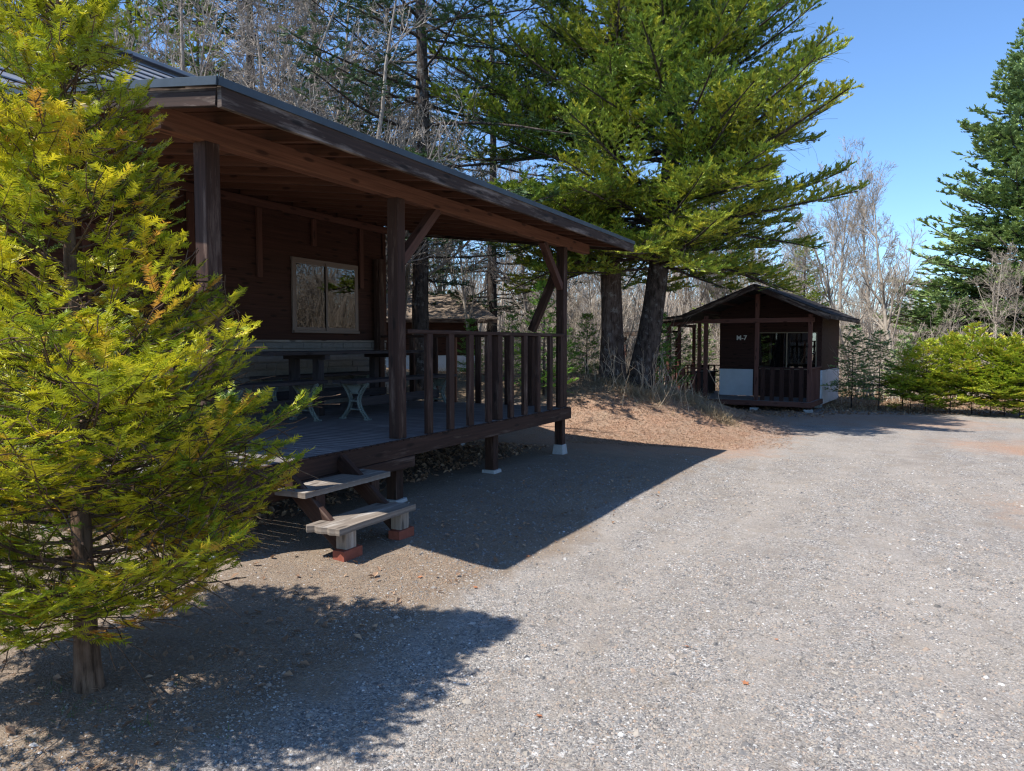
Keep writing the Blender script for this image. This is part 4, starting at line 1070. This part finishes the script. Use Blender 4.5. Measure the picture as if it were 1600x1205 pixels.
S_ = np.stack([x, y, gh(x, y)+.004], 1); E_ = S_ + np.stack([np.cos(a_)*L_, np.sin(a_)*L_, rg.uniform(0, .02, n_)], 1)
W_ = np.stack([-np.sin(a_), np.cos(a_), 0*a_], 1)*.004
ndl = (np.stack([S_-W_, S_+W_, E_+W_, E_-W_], 1).reshape(-1, 3), np.arange(n_*4).reshape(-1, 4), np.repeat(np.clip(rg.normal(.4, .3, n_), 0, 1), 4))
props(np_mesh('needle_litter', [ndl], M['leaf']), kind='stuff', label='rusty needle litter on the mound and the ground before it', cat='litter')
o = np_mesh('dry_grass', ch, M['straw']); props(o, kind='stuff', label='pale dry grass tufts on the mound and under the trees', cat='grass')
# woody stems at the fir trunks
a = []
for (px_, d_, n_) in ((990, 15.9, 16), (1030, 15.7, 12), (1060, 15.9, 8), (925, 16.6, 10)):
    cx, cy = P(px_, d_); x = cx+rg.normal(0, .35, n_); y = cy+rg.normal(0, .35, n_)
    S = np.stack([x, y, gh(x, y)], 1); D = np.stack([rg.normal(0, .3, n_), rg.normal(0, .3, n_), np.ones(n_)], 1)
    t = grow(S, D, rg.uniform(.4, 1.25, n_), 6, .0, .16, rg); rr = np.full((n_, 1), .007)*np.linspace(1, .3, 6)[None]
    b1, r1 = spawn(t, rr, 3, 35, .4, 4, .05, .2, rg, .3, 1, .7); a += [tubes(t, rr, 4), tubes(b1, np.maximum(r1, .003), 3)]
o = np_mesh('brushwood', a, M['twig']); props(o, kind='stuff', label='thin dead stems at the feet of the fir trunks', cat='brushwood')
# leaf litter
def leaves(x, y, s, rg, lift=.006, curl=.5):
    n = len(x); N = unit(np.stack([rg.normal(0, curl, n), rg.normal(0, curl, n), np.ones(n)], 1))
    A = unit(np.cross(N, rg.normal(0, 1, (n, 3)))); B = np.cross(N, A)
    C = np.stack([x, y, gh(x, y)+lift+s*.12], 1); s = s[:, None]
    up = N*s*.28
    V = np.stack([C-A*s*.5, C-B*s*.30+up*.6, C+A*s*.5+up*.3, C+B*s*.30+up*.6, C-A*s*.05], 1).reshape(-1, 3)
    b = np.arange(n)[:, None]*5
    Fc = np.concatenate([b+np.array([[0, 1, 4]]), b+np.array([[1, 2, 4]]), b+np.array([[2, 3, 4]]), b+np.array([[3, 0, 4]])], 0)
    return (V, Fc, np.repeat(np.clip(rg.normal(.45, .25, n), 0, 1), 5))
rg = np.random.default_rng(31); ch = []
x = rg.uniform(3.4, 10, 4200); y = rg.normal(5.6, .8, 4200); k = y > 4.5; ch.append(leaves(x[k], y[k], rg.uniform(.03, .08, k.sum()), rg, .01, .8))
x, y = scatter_px(9000, (1290, 1700), (18.7, 32), rg); ch.append(leaves(x, y, rg.uniform(.05, .11, len(x)), rg))
x, y = scatter_px(9000, (640, 1290), (18, 32), rg); ch.append(leaves(x, y, rg.uniform(.05, .10, len(x)), rg))
x, y = scatter_px(1800, (880, 1180), (14.5, 19), rg); ch.append(leaves(x, y, rg.uniform(.02, .045, len(x)), rg, .003, .35))
x = rg.normal(2.2, 1.3, 240); y = np.abs(rg.normal(0, .8, 240))+2.5; ch.append(leaves(x, y, rg.uniform(.02, .065, 240), rg))
x = rg.uniform(4.8, 9, 260); y = 3.0 + rg.normal(0, .35, 260) - (x-6)*.03; ch.append(leaves(x, y, rg.uniform(.015, .05, 260), rg))
o = np_mesh('leaf_litter', ch, M['leaf']); props(o, kind='stuff', label='brown dead leaves littered under the porch and the trees', cat='leaves')
# ---- pebbles
def pebbles(x, y, s, rg, tint):
    n = len(x)
    base = np.array([[1, 0, 0], [.5, .87, 0], [-.5, .87, 0], [-1, 0, 0], [-.5, -.87, 0], [.5, -.87, 0], [.45, .2, .7], [-.4, .35, .75], [-.05, -.5, .7]])
    V = base[None]*(1+rg.normal(0, .16, (n, 9, 3)))*np.stack([s*rg.uniform(.8, 1.4, n), s*rg.uniform(.6, 1.1, n), s*rg.uniform(.5, 1., n)], 1)[:, None, :]
    a = rg.uniform(0, 6.28, n); c, s_ = np.cos(a)[:, None], np.sin(a)[:, None]
    V = np.stack([V[..., 0]*c-V[..., 1]*s_, V[..., 0]*s_+V[..., 1]*c, V[..., 2]], -1)
    V += np.stack([x, y, gh(x, y)-.001], 1)[:, None, :]
    T = np.array([[0, 1, 6], [1, 2, 7], [2, 3, 7], [3, 4, 8], [4, 5, 8], [5, 0, 6], [1, 7, 6], [3, 8, 7], [5, 6, 8], [6, 7, 8]])
    Fc = (np.arange(n)[:, None, None]*9+T[None]).reshape(-1, 3)
    return (V.reshape(-1, 3), Fc, np.repeat(tint, 9))
rg = np.random.default_rng(77); ch = []
for n, dr, sr in ((210000, (2.3, 5.6), (.0026, .0088)), (90000, (5.6, 11), (.005, .012)), (2600, (2.4, 9), (.010, .021))):
    px = rg.uniform(-60, 1660, n); d = (rg.uniform(dr[0]**1.3, dr[1]**1.3, n))**(1/1.3); x = d*CT+(px-800)/F*d*ST; y = d*ST-(px-800)/F*d*CT
    s = rg.uniform(0, 1, n)**2.2*(sr[1]-sr[0])+sr[0]
    gr = 1-sm(1.7, 3.2, y+.3*waves(x, y, 1.3)); dens = (.035+.965*gr)*(.25+.75*(waves(x+9, y, 1.6)+.35*waves(x, y+4, 6) > -.12))
    k = rg.random(n) < dens
    ch.append(pebbles(x[k], y[k], s[k], rg, np.clip(rg.beta(1.9, 1.7, k.sum()), 0, 1)))
n = 2500; x = rg.uniform(4.4, 9.5, n); y = 3.1+rg.normal(0, .45, n); ch.append(pebbles(x, y, rg.uniform(.005, .015, n), rg, rg.uniform(.08, .5, n)))
o = np_mesh('gravel', ch, M['pebble']); props(o, kind='stuff', label='loose grey and tan gravel stones on the lot', cat='gravel')
# green weeds at lower left
ch = []
for (px_, d_, n_, L_) in ((95, 3.0, 26, .05), (60, 3.15, 20, .045), (205, 2.95, 22, .05), (265, 3.3, 16, .04), (240, 2.72, 18, .045), (520, 3.45, 14, .03), (100, 2.6, 12, .04), (30, 2.8, 16, .04), (150, 3.05, 14, .04), (330, 2.9, 14, .04)):
    cx, cy = P(px_, d_); ch.append(blades(cx+rg.normal(0, .035, n_), cy+rg.normal(0, .035, n_), rg.uniform(.5, 1.2, n_)*L_, .0035, rg, .6, -.2))
rg = np.random.default_rng(4); n_ = 9000; x = rg.uniform(.8, 6.5, n_); y = 2.5 + np.abs(rg.normal(0, .75, n_)); a_ = rg.uniform(0, 6.28, n_); L_ = rg.uniform(.008, .035, n_)
S_ = np.stack([x, y, gh(x, y)+.003], 1); E_ = S_ + np.stack([np.cos(a_)*L_, np.sin(a_)*L_, rg.uniform(0, .008, n_)], 1)
W_ = np.stack([-np.sin(a_), np.cos(a_), 0*a_], 1)*.0013
props(np_mesh('dead_needles', [(np.stack([S_-W_, S_+W_, E_+W_, E_-W_], 1).reshape(-1, 3), np.arange(n_*4).reshape(-1, 4), np.clip(np.repeat(rg.normal(.4, .3, n_), 4), 0, 1))], M['leaf']),
      kind='stuff', label='dead needles and bits of twig on the dirt under the yew', cat='litter')
o = np_mesh('weeds', ch, M['grass']); props(o, kind='stuff', label='small green weeds sprouting in the dirt round the yew', cat='weeds')
# single fallen leaves one can count on the gravel
def leaf_thing(px, py, s, rz, lab, mat='leafo'):
    d = EYE*F/(py-537); x, y = P(px, d)
    r = MB(); n = 9
    lobes = [(0, 1.0), (.5, .45), (1.0, .85), (1.5, .4), (2.1, .62), (math.pi, .25), (-2.1, .62), (-1.5, .4), (-1.0, .85), (-.5, .45)]
    pts = [(math.cos(a)*q*s, math.sin(a)*q*s*.85, .004+s*.10*abs(math.sin(a*1.5))*q) for a, q in lobes]
    k = len(pts); r.v = [(0, 0, .004)]+pts+[(-s*1.1, s*.1, .002), (-s*.25, 0, .004)]
    r.f = [(0, i+1, (i+1) % k+1) for i in range(k)]; r.uv = [[(0, 0)]*3 for _ in range(k)]
    r.v += [(-s*1.1, s*.1+.002, .004)]; r.f.append((k+1, k+2, k+3)); r.uv.append([(0, 0)]*3)
    o = r.build('fallen_leaf', M[mat]); o.location = (x, y, G(x, y)+.004); o.rotation_euler = (R(8), R(-6), rz)
    props(o, lab, 'leaf', 'single fallen leaves on the gravel')
for px, py, s, rz, lab in ((1174, 1084, .034, .4, 'orange-brown maple leaf lying on the open gravel at lower right'),
                          (845, 1136, .028, 2.2, 'small orange leaf lying on the gravel near the bottom middle'),
                          (742, 937, .030, 1.0, 'pale orange leaf lying on the dirt below the tip of the roof shadow'),
                          (796, 984, .020, 3.0, 'small orange leaf just right of the tip of the yew shadow'),
                          (653, 930, .030, 5.0, 'flat tan leaf lying on the sunlit dirt between the two shadows'),
                          (825, 884, .030, .1, 'tan leaf at the edge of the roof shadow'),
                          (1080, 1022, .022, 2.0, 'small dark red-brown leaf on the open gravel'),
                          (1222, 1011, .018, 4.0, 'tiny orange leaf on the gravel behind the maple leaf')):
    leaf_thing(px, py, s, rz, lab)
# ================================================================ CAMERA, SKY, SUN
sc = bpy.context.scene
cd = bpy.data.cameras.new('camera'); cam = bpy.data.objects.new('camera', cd); col.objects.link(cam)
cd.sensor_width = 36; cd.lens = F/1600*36; cd.clip_start = .05; cd.clip_end = 1200
pitch = math.atan(65.5/F)
fwd = Vector((CT*math.cos(pitch), ST*math.cos(pitch), -math.sin(pitch)))
cam.location = (0, 0, EYE); cam.rotation_euler = fwd.to_track_quat('-Z', 'Y').to_euler(); sc.camera = cam
sd = Vector((.495, -.333, -1)).normalized()
sl = bpy.data.lights.new('sun', 'SUN'); sl.energy = 5.0; sl.angle = R(.53); sl.color = (1, .955, .88)
so = bpy.data.objects.new('sun', sl); col.objects.link(so); so.rotation_euler = sd.to_track_quat('-Z', 'Y').to_euler(); so.location = (0, 0, 20)
w = bpy.data.worlds.new('World'); sc.world = w; w.use_nodes = True
nt = w.node_tree; nt.nodes.clear()
sky = nt.nodes.new('ShaderNodeTexSky'); sky.sky_type = 'NISHITA'; sky.sun_disc = False
sky.sun_elevation = math.asin(-sd.z); sky.sun_rotation = math.atan2(-sd.x, -sd.y)
sky.air_density = 1.0; sky.dust_density = .35; sky.ozone_density = 2.2; sky.altitude = 700
bg = nt.nodes.new('ShaderNodeBackground'); bg.inputs['Strength'].default_value = .118
ow = nt.nodes.new('ShaderNodeOutputWorld')
tn = nt.nodes.new('ShaderNodeMix'); tn.data_type = 'RGBA'; tn.blend_type = 'MULTIPLY'; tn.inputs[0].default_value = 1; tn.inputs[7].default_value = (.80, 1.01, 1.22, 1)
nt.links.new(sky.outputs[0], tn.inputs[6]); nt.links.new(tn.outputs[2], bg.inputs[0]); nt.links.new(bg.outputs[0], ow.inputs[0])
sc.view_settings.view_transform = 'Standard'; sc.view_settings.look = 'None'; sc.view_settings.exposure = .75; sc.view_settings.gamma = 1
sc.cycles.max_bounces = 6; sc.cycles.transparent_max_bounces = 8
sc.cycles.use_denoising = True
sc.cycles.pixel_filter_type = 'BLACKMAN_HARRIS'; sc.cycles.filter_width = 1.25
